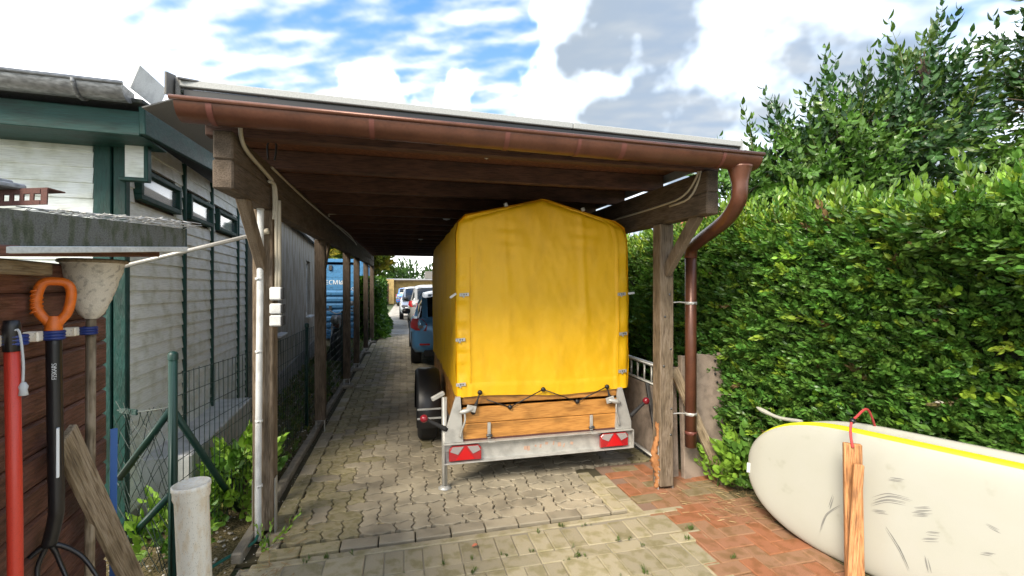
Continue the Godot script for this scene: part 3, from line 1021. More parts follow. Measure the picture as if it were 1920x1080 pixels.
# ------------------------------------------------------------------ cottage with white boards and green trim; its axes: -z along the side wall, x outwards
func make_cottage() -> void:
	var h := thing("cottage", "white weatherboarded cottage with dark green trim beside the carport", "house", v3(-1.65, 0, -3.18), 4.4, "", true)
	var core := shape()
	box(core, v3(-2.02, 1.2, -1.47), v3(3.98, 2.55, 2.86))
	put("wall", core, M.plaster_base, h)
	var step := 0.0915
	# side wall in bays between the green battens
	var bays := [[0.0, 0.90], [0.925, 1.575], [1.60, 2.48], [2.505, 2.86]]
	var wins := [[0.115, 0.765], [0.965, 1.535], [1.70, 2.35]]
	for b in bays.size():
		var y := 0.16
		while y < 2.52:
			var spans := [[bays[b][0] + 0.002, bays[b][1] - 0.002]]
			if b < 3 and y + step > 2.125 and y < 2.315:
				spans = [[bays[b][0] + 0.002, wins[b][0] - 0.003], [wins[b][1] + 0.003, bays[b][1] - 0.002]]
			for q in spans:
				if q[1] - q[0] < 0.02: continue
				var s := shape()
				# each board leans out at the foot and tucks under the one above
				var o := PackedVector2Array([Vector2(0.004, 0), Vector2(0.024, 0.002), Vector2(0.0245, 0.006), Vector2(0.013, step + 0.012), Vector2(0.004, step + 0.012)])
				prism(s, o, q[1] - q[0], Transform3D(Basis.IDENTITY, v3(0, y, -q[1])))
				put("weatherboard", s, M.white_board_z, h)
			y += step
	for k in [0.9125, 1.5875, 2.4925, 2.87]:
		var s := shape()
		box(s, v3(0.023, 1.32, -k), v3(0.036, 2.44, 0.032 if k < 2.8 else 0.045), 0.004)
		put("batten", s, M.green_y, h)
	for i in 3:
		var a: float = -wins[i][0]
		var e: float = -wins[i][1]
		var fr := shape()
		var yy := [2.128, 2.300]
		for y in yy:
			box(fr, v3(0.035, y, (a + e) * 0.5), v3(0.05, 0.034, a - e), 0.004)
		for z in [a - 0.018, e + 0.018]:
			box(fr, v3(0.034, 2.214, z), v3(0.052, 0.14, 0.036), 0.004)
		var w := put("window", fr, M.green_z, h)
		var g := shape()
		box(g, v3(0.03, 2.214, (a + e) * 0.5), v3(0.006, 0.145, a - e - 0.06))
		put("pane", g, M.glass, w)
		g = shape()
		box(g, v3(0.007, 2.214, (a + e) * 0.5), v3(0.004, 0.145, a - e - 0.06))
		put("blind", g, M.curtain, w)
	# front wall
	var y := 0.16
	while y < 2.45:
		var s := shape()
		var o := PackedVector2Array([Vector2(0.004, 0), Vector2(0.024, 0.002), Vector2(0.0245, 0.006), Vector2(0.013, step + 0.012), Vector2(0.004, step + 0.012)])
		prism(s, o, 3.6, Transform3D(Basis(v3(0, 0, 1), v3(0, 1, 0), v3(-1, 0, 0)), v3(-0.142, y, -0.035)))
		put("weatherboard", s, M.white_board_x, h)
		y += step
	for q in [[-0.085, 0.085, -0.012], [0.004, 0.062, -0.002]]:
		var s := shape()
		box(s, v3(q[0], 1.27, q[2]), v3(q[1], 2.5, 0.055), 0.005)
		put("corner_trim", s, M.green_y, h)
	# boxed eave end, fascia, bargeboard, roof
	var s := shape()
	box(s, v3(0.10, 2.305, 0.06), v3(0.10, 0.20, 0.03), 0.003)
	put("eave_panel", s, M.white_board_x, h)
	for q in [[v3(0.157, 2.30, 0.06), v3(0.022, 0.215, 0.05)], [v3(0.095, 2.195, 0.06), v3(0.145, 0.022, 0.05)]]:
		s = shape()
		box(s, q[0], q[1], 0.003)
		put("eave_trim", s, M.green_y, h)
	s = shape()
	box(s, v3(-1.88, 2.455, 0.30), v3(4.2, 0.135, 0.03), 0.004)
	put("fascia", s, M.green_x, h)
	s = shape()
	bar(s, v3(0.235, 2.47, 0.33), v3(0.235, 2.75, -3.3), 0.03, 0.15, 0.004)
	put("bargeboard", s, M.green_z, h)
	s = shape()
	box(s, v3(-1.88, 2.40, 0.13), v3(4.2, 0.012, 0.33), 0.002)
	put("soffit", s, M.green_x, h)
	s = shape()
	bar(s, v3(-1.88, 2.565, 0.36), v3(-1.88, 2.86, -3.35), 4.26, 0.022, 0.003)
	var roof := put("roof", s, M.bitumen, h)
	# zinc gutter along the front eave
	s = shape(true)
	for r in [0.072, 0.069]:
		var grid := []
		for i in 9:
			var x := lerpf(-3.9, 0.20, i / 8.0)
			var row := []
			for k in 13:
				var a := PI + PI * k / 12
				row.append(v3(x, 2.607 + 0.004 * (x + 0.5) + sin(a) * r, 0.395 - cos(a) * r))
			grid.append(row)
		sheet(s, grid, r < 0.07)
	var g := put("gutter", s, M.zinc, h)
	s = shape(true)
	tube(s, [v3(-3.9, 2.597, 0.468), v3(0.205, 2.612, 0.468)], 0.011, 8)
	put("bead", s, M.zinc, g)
	s = shape()
	for k in 12:
		var a := PI + PI * k / 12
		var b := PI + PI * (k + 1) / 12
		tri(s, v3(0.2, 2.61, 0.395), v3(0.2, 2.61 + sin(a) * 0.072, 0.395 - cos(a) * 0.072), v3(0.2, 2.61 + sin(b) * 0.072, 0.395 - cos(b) * 0.072))
	put("end_cap", s, M.zinc, g)
	s = shape(true)
	for k in 13:
		var a := PI + PI * k / 12
		if k < 12:
			var b := PI + PI * (k + 1) / 12
			for x in [-0.02, 0.0]:
				pass
			tube(s, [v3(0.0, 2.609 + sin(a) * 0.074, 0.395 - cos(a) * 0.074), v3(0.0, 2.609 + sin(b) * 0.074, 0.395 - cos(b) * 0.074)], 0.011, 6, false)
	put("seam", s, M.zinc, g)
	# crusts of moss along the roof edge
	s = shape()
	for k in 60:
		box(s, v3(rng.randf_range(-2.2, 0.15), 2.612 + rng.randf_range(-0.005, 0.016), 0.40 + rng.randf_range(-0.03, 0.03)), Vector3.ONE * rng.randf_range(0.012, 0.035), 0.004, Basis.from_euler(v3(rng.randf() * 3, rng.randf() * 3, 0)))
	put("lichen", s, M.pebble, roof).set_meta("kind", "stuff")
	# upstanding flashing at the verge
	for q in [[0.31, 0.02], [-0.12, 0.0], [-0.62, -0.01]]:
		s = shape()
		box(s, v3(0.262, 2.635 + (0.31 - q[0]) * 0.079 + q[1], q[0]), v3(0.006, 0.13 if q[0] > 0.0 else 0.10, 0.36), 0.001, Basis.from_euler(v3(0.06, 0.03, -0.35)))
		put("flashing", s, M.alu, roof)
	s = shape()
	box(s, v3(0.36, 2.62, -0.35), v3(0.22, 0.008, 1.5), 0.001, Basis.from_euler(v3(0.075, 0, 0.42)))
	put("valley_sheet", s, M.asbestos, roof)

func make_plaster_house() -> void:
	var h := thing("plaster_house", "low house with stained grey plaster wall behind the carport posts", "house", v3(-1.70, 0, -6.5), 4.4, "", true)
	# wall of panels around two windows
	var wins := [[0.26, 0.75, 0.90, 2.10], [3.75, 4.5, 0.95, 2.14]]
	var cuts := [0.0, 0.26, 0.75, 3.75, 4.5, 6.6]
	var s := shape()
	for i in 5:
		var a: float = cuts[i]
		var b: float = cuts[i + 1]
		var w = wins[i / 2] if i % 2 == 1 else null
		if w == null:
			box(s, v3(-0.12, 1.30, -(a + b) * 0.5), v3(0.24, 2.6, b - a))
		else:
			box(s, v3(-0.12, w[2] * 0.5, -(a + b) * 0.5), v3(0.24, w[2], b - a))
			box(s, v3(-0.12, (w[3] + 2.6) * 0.5, -(a + b) * 0.5), v3(0.24, 2.6 - w[3], b - a))
	box(s, v3(-2.0, 1.30, -0.12), v3(3.52, 2.6, 0.24))
	box(s, v3(-2.0, 1.30, -6.48), v3(3.52, 2.6, 0.24))
	box(s, v3(-3.9, 1.30, -3.3), v3(0.24, 2.6, 6.6))
	put("wall", s, M.plaster, h)
	s = shape()
	box(s, v3(0.008, 0.12, -3.3), v3(0.03, 0.36, 6.6), 0.005)
	put("plinth", s, M.plaster_base, h)
	for w in wins:
		var zc: float = -(w[0] + w[1]) * 0.5
		var wd: float = w[1] - w[0]
		var f := shape()
		for y in [w[2] + 0.03, w[3] - 0.03]:
			box(f, v3(-0.09, y, zc), v3(0.06, 0.06, wd - 0.004), 0.004)
		for z in [-w[0] - 0.03, -w[1] + 0.03]:
			box(f, v3(-0.09, (w[2] + w[3]) * 0.5, z), v3(0.058, w[3] - w[2] - 0.12, 0.055), 0.004)
		var o := put("window", f, M.white_plastic, h)
		f = shape()
		box(f, v3(-0.09, (w[2] + w[3]) * 0.5, zc), v3(0.02, w[3] - w[2] - 0.12, wd - 0.11))
		put("pane", f, M.glass, o)
		f = shape()
		box(f, v3(-0.2, (w[2] + w[3]) * 0.5, zc), v3(0.004, w[3] - w[2], wd))
		put("curtain", f, M.curtain, o)
		f = shape()
		box(f, v3(0.02, w[2] - 0.02, zc), v3(0.14, 0.03, wd + 0.08), 0.004, Basis.from_euler(v3(0, 0, -0.08)))
		put("sill", f, M.white_plastic, o)
	s = shape()
	box(s, v3(0.10, 2.63, -3.3), v3(0.04, 0.14, 6.9), 0.004)
	put("fascia", s, M.zinc, h)
	s = shape()
	box(s, v3(-1.9, 2.72, -3.3), v3(4.2, 0.04, 7.0), 0.004, Basis.from_euler(v3(0, 0, -0.03)))
	put("roof", s, M.alu, h)

# ------------------------------------------------------------------ leaves
# one leaf: pointed, folded along the midrib and bent down at the tip; y along, z up
func leaf(s: SurfaceTool, t: Transform3D, length: float, width: float, fold: float, droop: float, tint: Color) -> void:
	var mid := []
	var rim := [0.0, 0.82, 1.0, 0.66, 0.0]
	for k in 5:
		var u := k / 4.0
		mid.append(v3(0, length * u, -droop * length * u * u))
	s.set_color(tint)
	for side in [-1.0, 1.0]:
		for k in 4:
			var w0: float = rim[k] * width * 0.5
			var w1: float = rim[k + 1] * width * 0.5
			var a: Vector3 = t * mid[k]
			var b: Vector3 = t * mid[k + 1]
			var c: Vector3 = t * (mid[k + 1] + v3(side * w1, 0, fold * w1))
			var d: Vector3 = t * (mid[k] + v3(side * w0, 0, fold * w0))
			if k < 3: face(s, a, b, c, t.basis.z)
			if k > 0: face(s, a, c, d, t.basis.z)
			if k == 3: face(s, a, b, d, t.basis.z)

# a twig along y carrying leaves, in pairs or alternately
func twig(seed_: int, count: int, stem: float, length: float, width: float, paired: bool, fresh := false, open := 0.0) -> ArrayMesh:
	var r := RandomNumberGenerator.new()
	r.seed = seed_
	var s := shape()
	s.set_color(Color(1.0, 0.62, 0.9))
	tube(s, [v3(0, 0, 0), v3(stem * 0.03, stem * 0.5, 0), v3(0, stem, 0)], [0.0016 + stem * 0.005, 0.0012 + stem * 0.0035, 0.001], 3, false)
	for i in count:
		var u := (i + 0.6) / count
		if paired: u = (i / 2 + 0.7) / (count * 0.5)
		var turn := (i % 2) * PI + (i / 2) * PI * 0.5 if paired else i * 2.4
		turn += r.randf_range(-0.4, 0.4)
		var lift := r.randf_range(0.7, 1.15) - 0.45 * u + open
		var size := (0.75 + 0.35 * sin(PI * clampf(u, 0.1, 0.9))) * r.randf_range(0.85, 1.12)
		var b := Basis(Vector3.UP, turn) * Basis(Vector3.RIGHT, lift) * Basis(Vector3.UP, r.randf_range(-0.3, 0.3))
		var v := r.randf_range(0.78, 1.12)
		var tint := Color(v, v, v * 0.95)
		if fresh and u > 0.55: tint = Color(v * 1.75, v * 1.5, v * 1.05)
		leaf(s, Transform3D(b, v3(0, stem * u, 0)), length * size, width * size, r.randf_range(0.15, 0.5), r.randf_range(0.05, 0.45) + open * 0.5, tint)
	s.generate_normals()
	return s.commit()

func aim(dir: Vector3, roll: float) -> Basis:
	var y := dir.normalized()
	var x := y.cross(Vector3.UP if absf(y.y) < 0.95 else Vector3.RIGHT).normalized()
	return Basis(x, y, x.cross(y)) * Basis(Vector3.UP, roll)

# many twigs: the nearest few hundred stay things to point at, the rest are one mass per twig shape
func foliage(parent: Node3D, meshes: Array, items: Array, single: int, called: String, base: Material, mats: Array) -> void:
	var eye := v3(0, 1.55, 0)
	if single > 0:
		items.sort_custom(func(a, b): return a.t.origin.distance_squared_to(eye) < b.t.origin.distance_squared_to(eye))
	var back: Transform3D = Transform3D() if frames.get(parent, true) else parent.transform.affine_inverse()
	for m in meshes.size():
		var mine := []
		for i in range(single, items.size()):
			if items[i].m == m: mine.append(items[i])
		if mine.is_empty(): continue
		var mm := MultiMesh.new()
		mm.transform_format = MultiMesh.TRANSFORM_3D
		mm.use_colors = true
		mm.mesh = meshes[m]
		mm.instance_count = mine.size()
		for i in mine.size():
			mm.set_instance_transform(i, back * (mine[i].t as Transform3D))
			mm.set_instance_color(i, mine[i].c)
		var o := MultiMeshInstance3D.new()
		o.name = called + "s"
		o.multimesh = mm
		o.material_override = base
		o.set_meta("kind", "stuff")
		parent.add_child(o, true)
	for i in mini(single, items.size()):
		var q: Dictionary = items[i]
		piece(called, meshes[q.m], mats[q.tone], q.t, parent)

func leaf_mats() -> Array:
	var out := []
	for c in [Color(0.088, 0.180, 0.032), Color(0.11, 0.238, 0.040), Color(0.21, 0.37, 0.046)]:
		var m: StandardMaterial3D = M.leaf.duplicate()
		m.albedo_color = c.linear_to_srgb()
		out.append(m)
	return out

func make_hedge() -> void:
	var h := thing("hedge", "tall clipped green privet hedge along the right of the driveway", "hedge", v3(3.0, 0, -4.5))
	var bump := noise(0.9, 4, 501)
	var core := shape(true)
	# woody inside of the hedge
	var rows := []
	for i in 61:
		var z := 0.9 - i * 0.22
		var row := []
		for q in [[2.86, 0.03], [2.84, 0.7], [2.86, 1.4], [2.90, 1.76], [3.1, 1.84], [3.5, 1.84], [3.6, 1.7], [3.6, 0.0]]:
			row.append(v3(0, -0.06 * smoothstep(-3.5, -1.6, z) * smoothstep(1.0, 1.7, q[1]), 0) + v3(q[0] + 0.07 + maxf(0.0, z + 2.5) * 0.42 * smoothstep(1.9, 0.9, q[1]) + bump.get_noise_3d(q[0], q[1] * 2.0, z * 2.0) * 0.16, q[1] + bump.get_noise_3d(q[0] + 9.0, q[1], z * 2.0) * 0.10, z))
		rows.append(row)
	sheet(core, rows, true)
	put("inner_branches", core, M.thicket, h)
	var meshes := []
	for k in 4: meshes.append(twig(600 + k, 12, 0.12, 0.045, 0.0205, true))
	for k in 2: meshes.append(twig(650 + k, 14, 0.19, 0.050, 0.021, true, true))
	var items := []
	var add := func(p: Vector3, dir: Vector3, fresh: float) -> void:
		var m := rng.randi_range(0, 3) if rng.randf() > fresh else rng.randi_range(4, 5)
		var lump := bump.get_noise_3d(p.x * 1.7, p.y * 1.7, p.z * 1.7)
		var v := rng.randf_range(0.75, 1.2) * (1.0 + lump * 0.5)
		var tone := Color(0.102, 0.228, 0.040)
		var n := 0 if v < 0.9 else 1
		if rng.randf() < fresh * 0.9 + 0.05:
			tone = Color(0.23, 0.37, 0.042)
			n = 2
		var sc := rng.randf_range(0.62, 1.35)
		if rng.randf() < 0.006: tone = Color(0.16, 0.115, 0.05)
		items.append({"m": m, "t": Transform3D(aim(dir, rng.randf() * TAU).scaled(Vector3.ONE * sc), p), "c": Color(tone.r * v * rng.randf_range(0.85, 1.2), tone.g * v, tone.b * v), "tone": n})
	# front face
	for i in 25000:
		var z := 0.7 - pow(rng.randf(), 1.25) * 11.5 if i < 12000 else (0.0 - rng.randf() * 4.6 if i < 21000 else 0.3 - rng.randf() * 2.6)
		var y := rng.randf() * (2.0 - 0.06 * smoothstep(-3.5, -1.6, z))
		var lump := bump.get_noise_3d(0.0, y * 1.3, z * 1.3) * 0.22 + bump.get_noise_3d(4.0, y * 3.5, z * 3.5) * 0.10
		var x := 2.72 - lump + pow(rng.randf(), 1.6) * 0.28 + 0.10 * smoothstep(0.45, 0.0, y) + maxf(0.0, z + 2.5) * 0.42 * smoothstep(1.9, 0.9, y)
		if y > 1.85: x += (y - 1.85) * 0.35
		var dir := v3(-1.0, rng.randf_range(-0.2, 1.1), rng.randf_range(-0.9, 0.9))
		add.call(v3(x, y, z), dir, 0.06 + 0.25 * smoothstep(1.75, 2.1, y))
	# top, with long new shoots standing up
	for i in 4600:
		var z := 0.7 - pow(rng.randf(), 1.2) * 11.5
		var x := 2.72 + rng.randf() * 0.95
		var lump := bump.get_noise_2d(x * 1.4, z * 1.2) * 0.22
		var y := 1.87 + lump * 0.8 + rng.randf() * 0.12 - 0.06 * smoothstep(-3.5, -1.6, z)
		add.call(v3(x, y, z), v3(rng.randf_range(-0.7, 0.5), 1.0, rng.randf_range(-0.6, 0.6)), 0.75)
	for i in 700:
		var z := 0.5 - rng.randf() * 9.5
		var x := 2.72 + rng.randf() * 0.9
		var y := 1.94 + bump.get_noise_2d(x * 1.4, z * 1.2) * 0.18 - 0.06 * smoothstep(-3.5, -1.6, z) + rng.randf() * 0.10
		items.append({"m": rng.randi_range(4, 5), "t": Transform3D(aim(v3(rng.randf_range(-0.35, 0.3), 1.0, rng.randf_range(-0.3, 0.3)), rng.randf() * TAU).scaled(Vector3.ONE * rng.randf_range(1.0, 1.5)), v3(x, y, z)), "c": Color(0.14, 0.25, 0.03) * rng.randf_range(0.8, 1.2), "tone": 2})
	# keep the near end clear of the camera's own place
	items = items.filter(func(q): return q.t.origin.distance_to(v3(0, 1.55, 0)) > 1.2)
	foliage(h, meshes, items, 260, "leafy_twig", M.leaf, leaf_mats())
	# bare stems low down
	for k in 26:
		var s := shape(true)
		var z := -2.7 - k * 0.35 + rng.randf_range(-0.1, 0.1)
		var x := 2.84 + rng.randf_range(-0.08, 0.1)
		tube(s, path([v3(x, -0.02, z), v3(x + rng.randf_range(-0.06, 0.06), 0.4, z + rng.randf_range(-0.1, 0.1)), v3(x + rng.randf_range(-0.1, 0.1), 0.95, z + rng.randf_range(-0.2, 0.2))], 3), [0.016, 0.015, 0.014, 0.013, 0.011, 0.009, 0.007], 6)
		put("stem", s, M.bark, h)

# a tree: trunk, limbs that divide, and leafy shoots on the limbs' ends and through the crown
func fruit_tree(called: String, label: String, foot: Vector3, lobes: Array, shoots: int, seed_: int, tones: Array, single: int, fruit := 0) -> Node3D:
	var r := RandomNumberGenerator.new()
	r.seed = seed_
	var t := thing(called, label, "tree", foot, 0.0, "")
	var s := shape(true)
	var crown := Vector3.ZERO
	for q in lobes: crown += q[0] / lobes.size()
	var fork := foot.lerp(crown, 0.45)
	tube(s, path([foot - v3(0, 0.1, 0), foot.lerp(fork, 0.5) + v3(0.05, 0, 0.04), fork], 4), [0.11, 0.10, 0.095, 0.09, 0.088, 0.085, 0.08, 0.075, 0.07], 9)
	put("trunk", s, M.bark, t)
	var meshes := []
	for k in 3: meshes.append(twig(seed_ + k, 13, 0.34, 0.092, 0.044, false, false, 0.5))
	for k in 2: meshes.append(twig(seed_ + 10 + k, 17, 0.66, 0.092, 0.042, false, false, 0.5))
	var items := []
	for q in lobes:
		var c: Vector3 = q[0]
		var rad: Vector3 = q[1]
		s = shape(true)
		tube(s, path([fork, fork.lerp(c, 0.5) + v3(r.randf_range(-0.1, 0.1), -0.05, r.randf_range(-0.1, 0.1)), c], 3), [0.055, 0.05, 0.045, 0.04, 0.034, 0.03, 0.022], 7)
		var limb := put("limb", s, M.bark, t)
		s = shape(true)
		for k in 9:
			var dir := v3(r.randfn(), r.randf_range(0.0, 1.4), r.randfn()).normalized()
			tube(s, path([c, c + dir * rad * 0.45 + v3(0, 0.03, 0), c + dir * rad * 0.85], 3), [0.016, 0.014, 0.012, 0.010, 0.008, 0.006, 0.004], 5, false)
		put("branchlets", s, M.bark, limb).set_meta("kind", "stuff")
		var n := int(shoots * q[2])
		for i in n:
			var dir := v3(r.randfn(), r.randfn(), r.randfn()).normalized()
			var u := pow(r.randf(), 0.45)
			var p := c + dir * rad * u
			var out := dir * 1.1 + v3(0, 0.35, 0) + v3(r.randfn(), r.randfn(), r.randfn()) * 0.4
			var m := r.randi_range(0, 2)
			if u > 0.72 and dir.y > 0.15 and r.randf() < 0.16:
				m = r.randi_range(3, 4)
				out = dir * 0.5 + v3(0, 1.2, 0) + v3(r.randfn(), 0, r.randfn()) * 0.18
			var tone: Color = tones[r.randi_range(0, tones.size() - 1)]
			var v := r.randf_range(0.7, 1.25)
			items.append({"m": m, "t": Transform3D(aim(out, r.randf() * TAU).scaled(Vector3.ONE * r.randf_range(0.8, 1.15)), p), "c": Color(tone.r * v, tone.g * v, tone.b * v), "tone": 0 if tone.g < 0.12 else 1})
		for i in fruit:
			var dir := v3(r.randfn(), r.randfn(), r.randfn()).normalized()
			s = shape(true)
			lathe(s, [[0.0, -0.028], [0.02, -0.022], [0.03, 0.0], [0.022, 0.02], [0.0, 0.024]], Transform3D(Basis(), c + dir * rad * 0.85), 9)
			put("fruit", s, M.red_leaf, t)
	foliage(t, meshes, items, single, "leafy_shoot", M.leaf, leaf_mats())
	return t

func make_trees() -> void:
	var dark := [Color(0.052, 0.120, 0.040), Color(0.062, 0.142, 0.040), Color(0.042, 0.10, 0.04), Color(0.105, 0.185, 0.034)]
	fruit_tree("cherry_tree", "dense dark green fruit tree with upright shoots rising behind the hedge", v3(4.9, 0, -3.9),
		[[v3(3.75, 2.5, -4.35), v3(0.4, 0.45, 0.45), 0.5], [v3(4.2, 2.75, -4.0), v3(0.5, 0.5, 0.55), 0.8], [v3(4.65, 3.0, -3.8), v3(0.55, 0.58, 0.6), 0.9], [v3(5.15, 3.0, -3.6), v3(0.5, 0.75, 0.55), 1.05], [v3(5.25, 3.7, -3.5), v3(0.14, 0.4, 0.18), 0.13], [v3(4.55, 2.35, -3.75), v3(0.9, 0.45, 0.5), 1.0]],
		250, 701, dark, 200)
	var mixed := [Color(0.055, 0.12, 0.028), Color(0.085, 0.155, 0.025), Color(0.042, 0.10, 0.03), Color(0.12, 0.17, 0.025)]
	fruit_tree("peach_tree", "yellower green fruit tree cut by the right edge of the picture", v3(6.5, 0, -2.9),
		[[v3(5.95, 3.15, -2.8), v3(0.6, 0.75, 0.6), 1.1], [v3(6.5, 3.9, -2.8), v3(0.75, 0.75, 0.6), 1.2], [v3(6.3, 2.6, -2.7), v3(0.8, 0.5, 0.6), 0.9]],
		170, 733, mixed, 60, 2)

# simple far trees: trunk, limbs and clumps of leafy twigs
func far_tree(called: String, label: String, foot: Vector3, height: float, spread: float, tones: Array, seed_: int, count: int, group := "") -> void:
	var r := RandomNumberGenerator.new()
	r.seed = seed_
	var t := thing(called, label, "tree", foot, 0.0, group)
	var s := shape(true)
	tube(s, [foot - v3(0, 0.2, 0), foot + v3(0.05, height * 0.35, 0), foot + v3(0, height * 0.75, 0)], [spread * 0.07, spread * 0.05, spread * 0.02], 7)
	for k in 7:
		var dir := v3(r.randfn(), 0.8, r.randfn()).normalized()
		var b := foot + v3(0, height * r.randf_range(0.3, 0.6), 0)
		tube(s, [b, b + dir * spread * 0.6], [spread * 0.025, spread * 0.008], 5)
	put("trunk", s, M.bark, t)
	var mesh := twig(seed_, 14, 0.5, 0.26, 0.14, false)
	var items := []
	var clumps := []
	for k in 16:
		var dir := v3(r.randfn(), r.randfn(), r.randfn()).normalized() * pow(r.randf(), 0.4)
		clumps.append([foot + v3(0, height * 0.66, 0) + dir * v3(spread * 0.8, height * 0.30, spread * 0.8), spread * r.randf_range(0.25, 0.42)])
	for i in count:
		var q: Array = clumps[r.randi_range(0, 15)]
		var dir := v3(r.randfn(), r.randfn(), r.randfn()).normalized()
		var tone: Color = tones[r.randi_range(0, tones.size() - 1)]
		var v := r.randf_range(0.7, 1.25)
		items.append({"m": 0, "t": Transform3D(aim(dir + v3(0, 0.5, 0), r.randf() * TAU).scaled(Vector3.ONE * r.randf_range(0.8, 1.3)), q[0] + dir * q[1] * pow(r.randf(), 0.4)), "c": Color(tone.r * v, tone.g * v, tone.b * v), "tone": 0})
	foliage(t, [mesh], items, 0, "crown_twig", M.leaf, [])

# ------------------------------------------------------------------ the far end of the lane
func make_far_end() -> void:
	var yellow := [Color(0.26, 0.25, 0.03), Color(0.20, 0.23, 0.035), Color(0.33, 0.27, 0.03), Color(0.12, 0.18, 0.03)]
	var green := [Color(0.07, 0.15, 0.03), Color(0.10, 0.18, 0.035), Color(0.055, 0.12, 0.03)]
	far_tree("golden_tree", "yellow green tree behind the blue shipping container", v3(-3.6, 0, -19.5), 5.2, 2.2, yellow, 811, 900)
	far_tree("golden_tree", "yellow leaved tree beside the last carport post", v3(-2.0, 0, -21.5), 4.4, 1.3, yellow, 813, 500)
	for q in [[-9.0, -66.0, 5.6, 4.6], [-1.0, -72.0, 4.6, 5.0], [7.0, -70.0, 4.6, 5.0], [14.0, -74.0, 5.0, 5.0]]:
		far_tree("background_tree", "%s green tree on the horizon above the ochre building" % {-9.0: "leftmost", -1.0: "second", 7.0: "third", 14.0: "rightmost"}[q[0]], v3(q[0], 0, q[1]), q[2], q[3], green, 820 + int(q[0]), 700, "trees on the horizon")
	far_tree("dark_tree", "tall dark tree just left of the trailer top", v3(4.6, 0, -42.0), 6.4, 1.6, [Color(0.03, 0.08, 0.025), Color(0.045, 0.10, 0.03)], 841, 700)
	# container
	var c := thing("shipping_container", "blue steel shipping container with white lettering behind the carport posts", "container", v3(-2.45, 0, -17.4))
	var s := shape()
	for k in 30:
		var z := -14.55 - k * 0.2
		box(s, v3(-1.235 - (0.0 if k % 2 else 0.035), 1.28, z), v3(0.01, 2.36, 0.2))
	put("side_wall", s, M.container, c)
	s = shape()
	box(s, v3(-2.45, 2.56, -17.4), v3(2.42, 0.03, 5.9), 0.005)
	box(s, v3(-2.45, 0.14, -17.4), v3(2.42, 0.04, 5.9))
	box(s, v3(-3.66, 1.35, -17.4), v3(0.02, 2.4, 5.9))
	box(s, v3(-2.45, 1.35, -20.36), v3(2.4, 2.4, 0.02))
	put("shell", s, M.container, c)
	for q in [[v3(-1.225, 1.3, -14.42), v3(0.09, 2.6, 0.09)], [v3(-3.66, 1.3, -14.42), v3(0.09, 2.6, 0.09)], [v3(-2.44, 2.53, -14.42), v3(2.34, 0.11, 0.08)], [v3(-2.44, 0.1, -14.42), v3(2.34, 0.13, 0.08)]]:
		s = shape()
		box(s, q[0], q[1], 0.008)
		put("frame", s, M.container, c)
	# ribbed end panels
	for k in 11:
		s = shape()
		var y := 0.25 + k * 0.205
		if k > 6: 
			box(s, v3(-2.44, y, -14.46), v3(2.34, 0.2, 0.02), 0.002)
		else:
			prism(s, PackedVector2Array([Vector2(0, 0), Vector2(0.05, 0.05), Vector2(0.05, 0.13), Vector2(0, 0.2), Vector2(-0.02, 0.2), Vector2(-0.02, 0)]), 2.34, Transform3D(Basis(v3(0, 0, 1), v3(0, 1, 0), v3(-1, 0, 0)), v3(-1.27, y - 0.1, -14.46)))
		put("end_panel", s, M.container, c)
	for q in [["ECMU", -2.02, 1.83, 0.19], ["407", -1.70, 1.83, 0.19], ["0", -1.38, 1.83, 0.19], ["45G1", -1.52, 1.62, 0.15]]:
		var tm := TextMesh.new()
		tm.text = q[0]
		tm.font_size = 64
		tm.pixel_size = q[3] / 64.0
		tm.depth = 0.004
		var f := SystemFont.new()
		f.font_names = PackedStringArray(["Droid Sans"])
		tm.font = f
		piece("lettering", tm, M.print_white, Transform3D(Basis(), v3(q[1], q[2], -14.445)), c)
	for q in [[-2.12, 2.3], [-1.35, 2.3], [-2.12, 1.0]]:
		s = shape()
		box(s, v3(q[0], q[1], -14.43), v3(0.09, 0.16, 0.05), 0.006)
		put("lock_fitting", s, M.steel_dark, c)
	c.scale = v3(1, 0.94, 1)
	# ivy-grown fence end beyond the carport
	var iv := thing("ivy_hedge", "bright green ivy grown fence at the far left of the lane", "hedge", v3(-0.95, 0, -16.9))
	s = shape()
	box(s, v3(-1.1, 0.85, -17.2), v3(0.25, 1.7, 5.6))
	put("inner_branches", s, M.thicket, iv)
	var items := []
	var meshes := [twig(871, 8, 0.2, 0.11, 0.09, false), twig(873, 8, 0.2, 0.11, 0.09, false)]
	for i in 2600:
		var z := -14.3 - rng.randf() * 5.9
		var y := rng.randf() * 1.85
		var x := -0.95 + rng.randf_range(-0.12, 0.12) + (0.25 * smoothstep(0.5, 0.0, y))
		var dir := v3(0.8, rng.randf_range(-0.8, 0.5), rng.randf_range(-0.2, 0.9))
		if rng.randf() < 0.25:
			z = -14.25 + rng.randf_range(-0.1, 0.1)
			x = -1.3 + rng.randf() * 0.45
			dir = v3(0, 0.1, 1)
		var v := rng.randf_range(0.7, 1.25)
		var tone: Color = [Color(0.10, 0.21, 0.03), Color(0.14, 0.27, 0.04), Color(0.07, 0.16, 0.03)][rng.randi_range(0, 2)]
		items.append({"m": rng.randi_range(0, 1), "t": Transform3D(aim(dir, rng.randf() * TAU), v3(x, y, z)), "c": tone * v, "tone": 1})
	foliage(iv, meshes, items, 0, "ivy_twig", M.leaf, [])
	# low ochre building across the end of the lane
	var b := thing("ochre_building", "low ochre building with flat grey roof across the end of the lane", "building", v3(1.0, 0, -46.0))
	s = shape()
	box(s, v3(2.9, 1.15, -48.5), v3(7.4, 2.3, 6.0))
	put("wall", s, M.ochre, b)
	s = shape()
	box(s, v3(-2.1, 1.2, -46.7), v3(2.55, 2.4, 4.2))
	put("wing", s, M.ochre, b)
	s = shape()
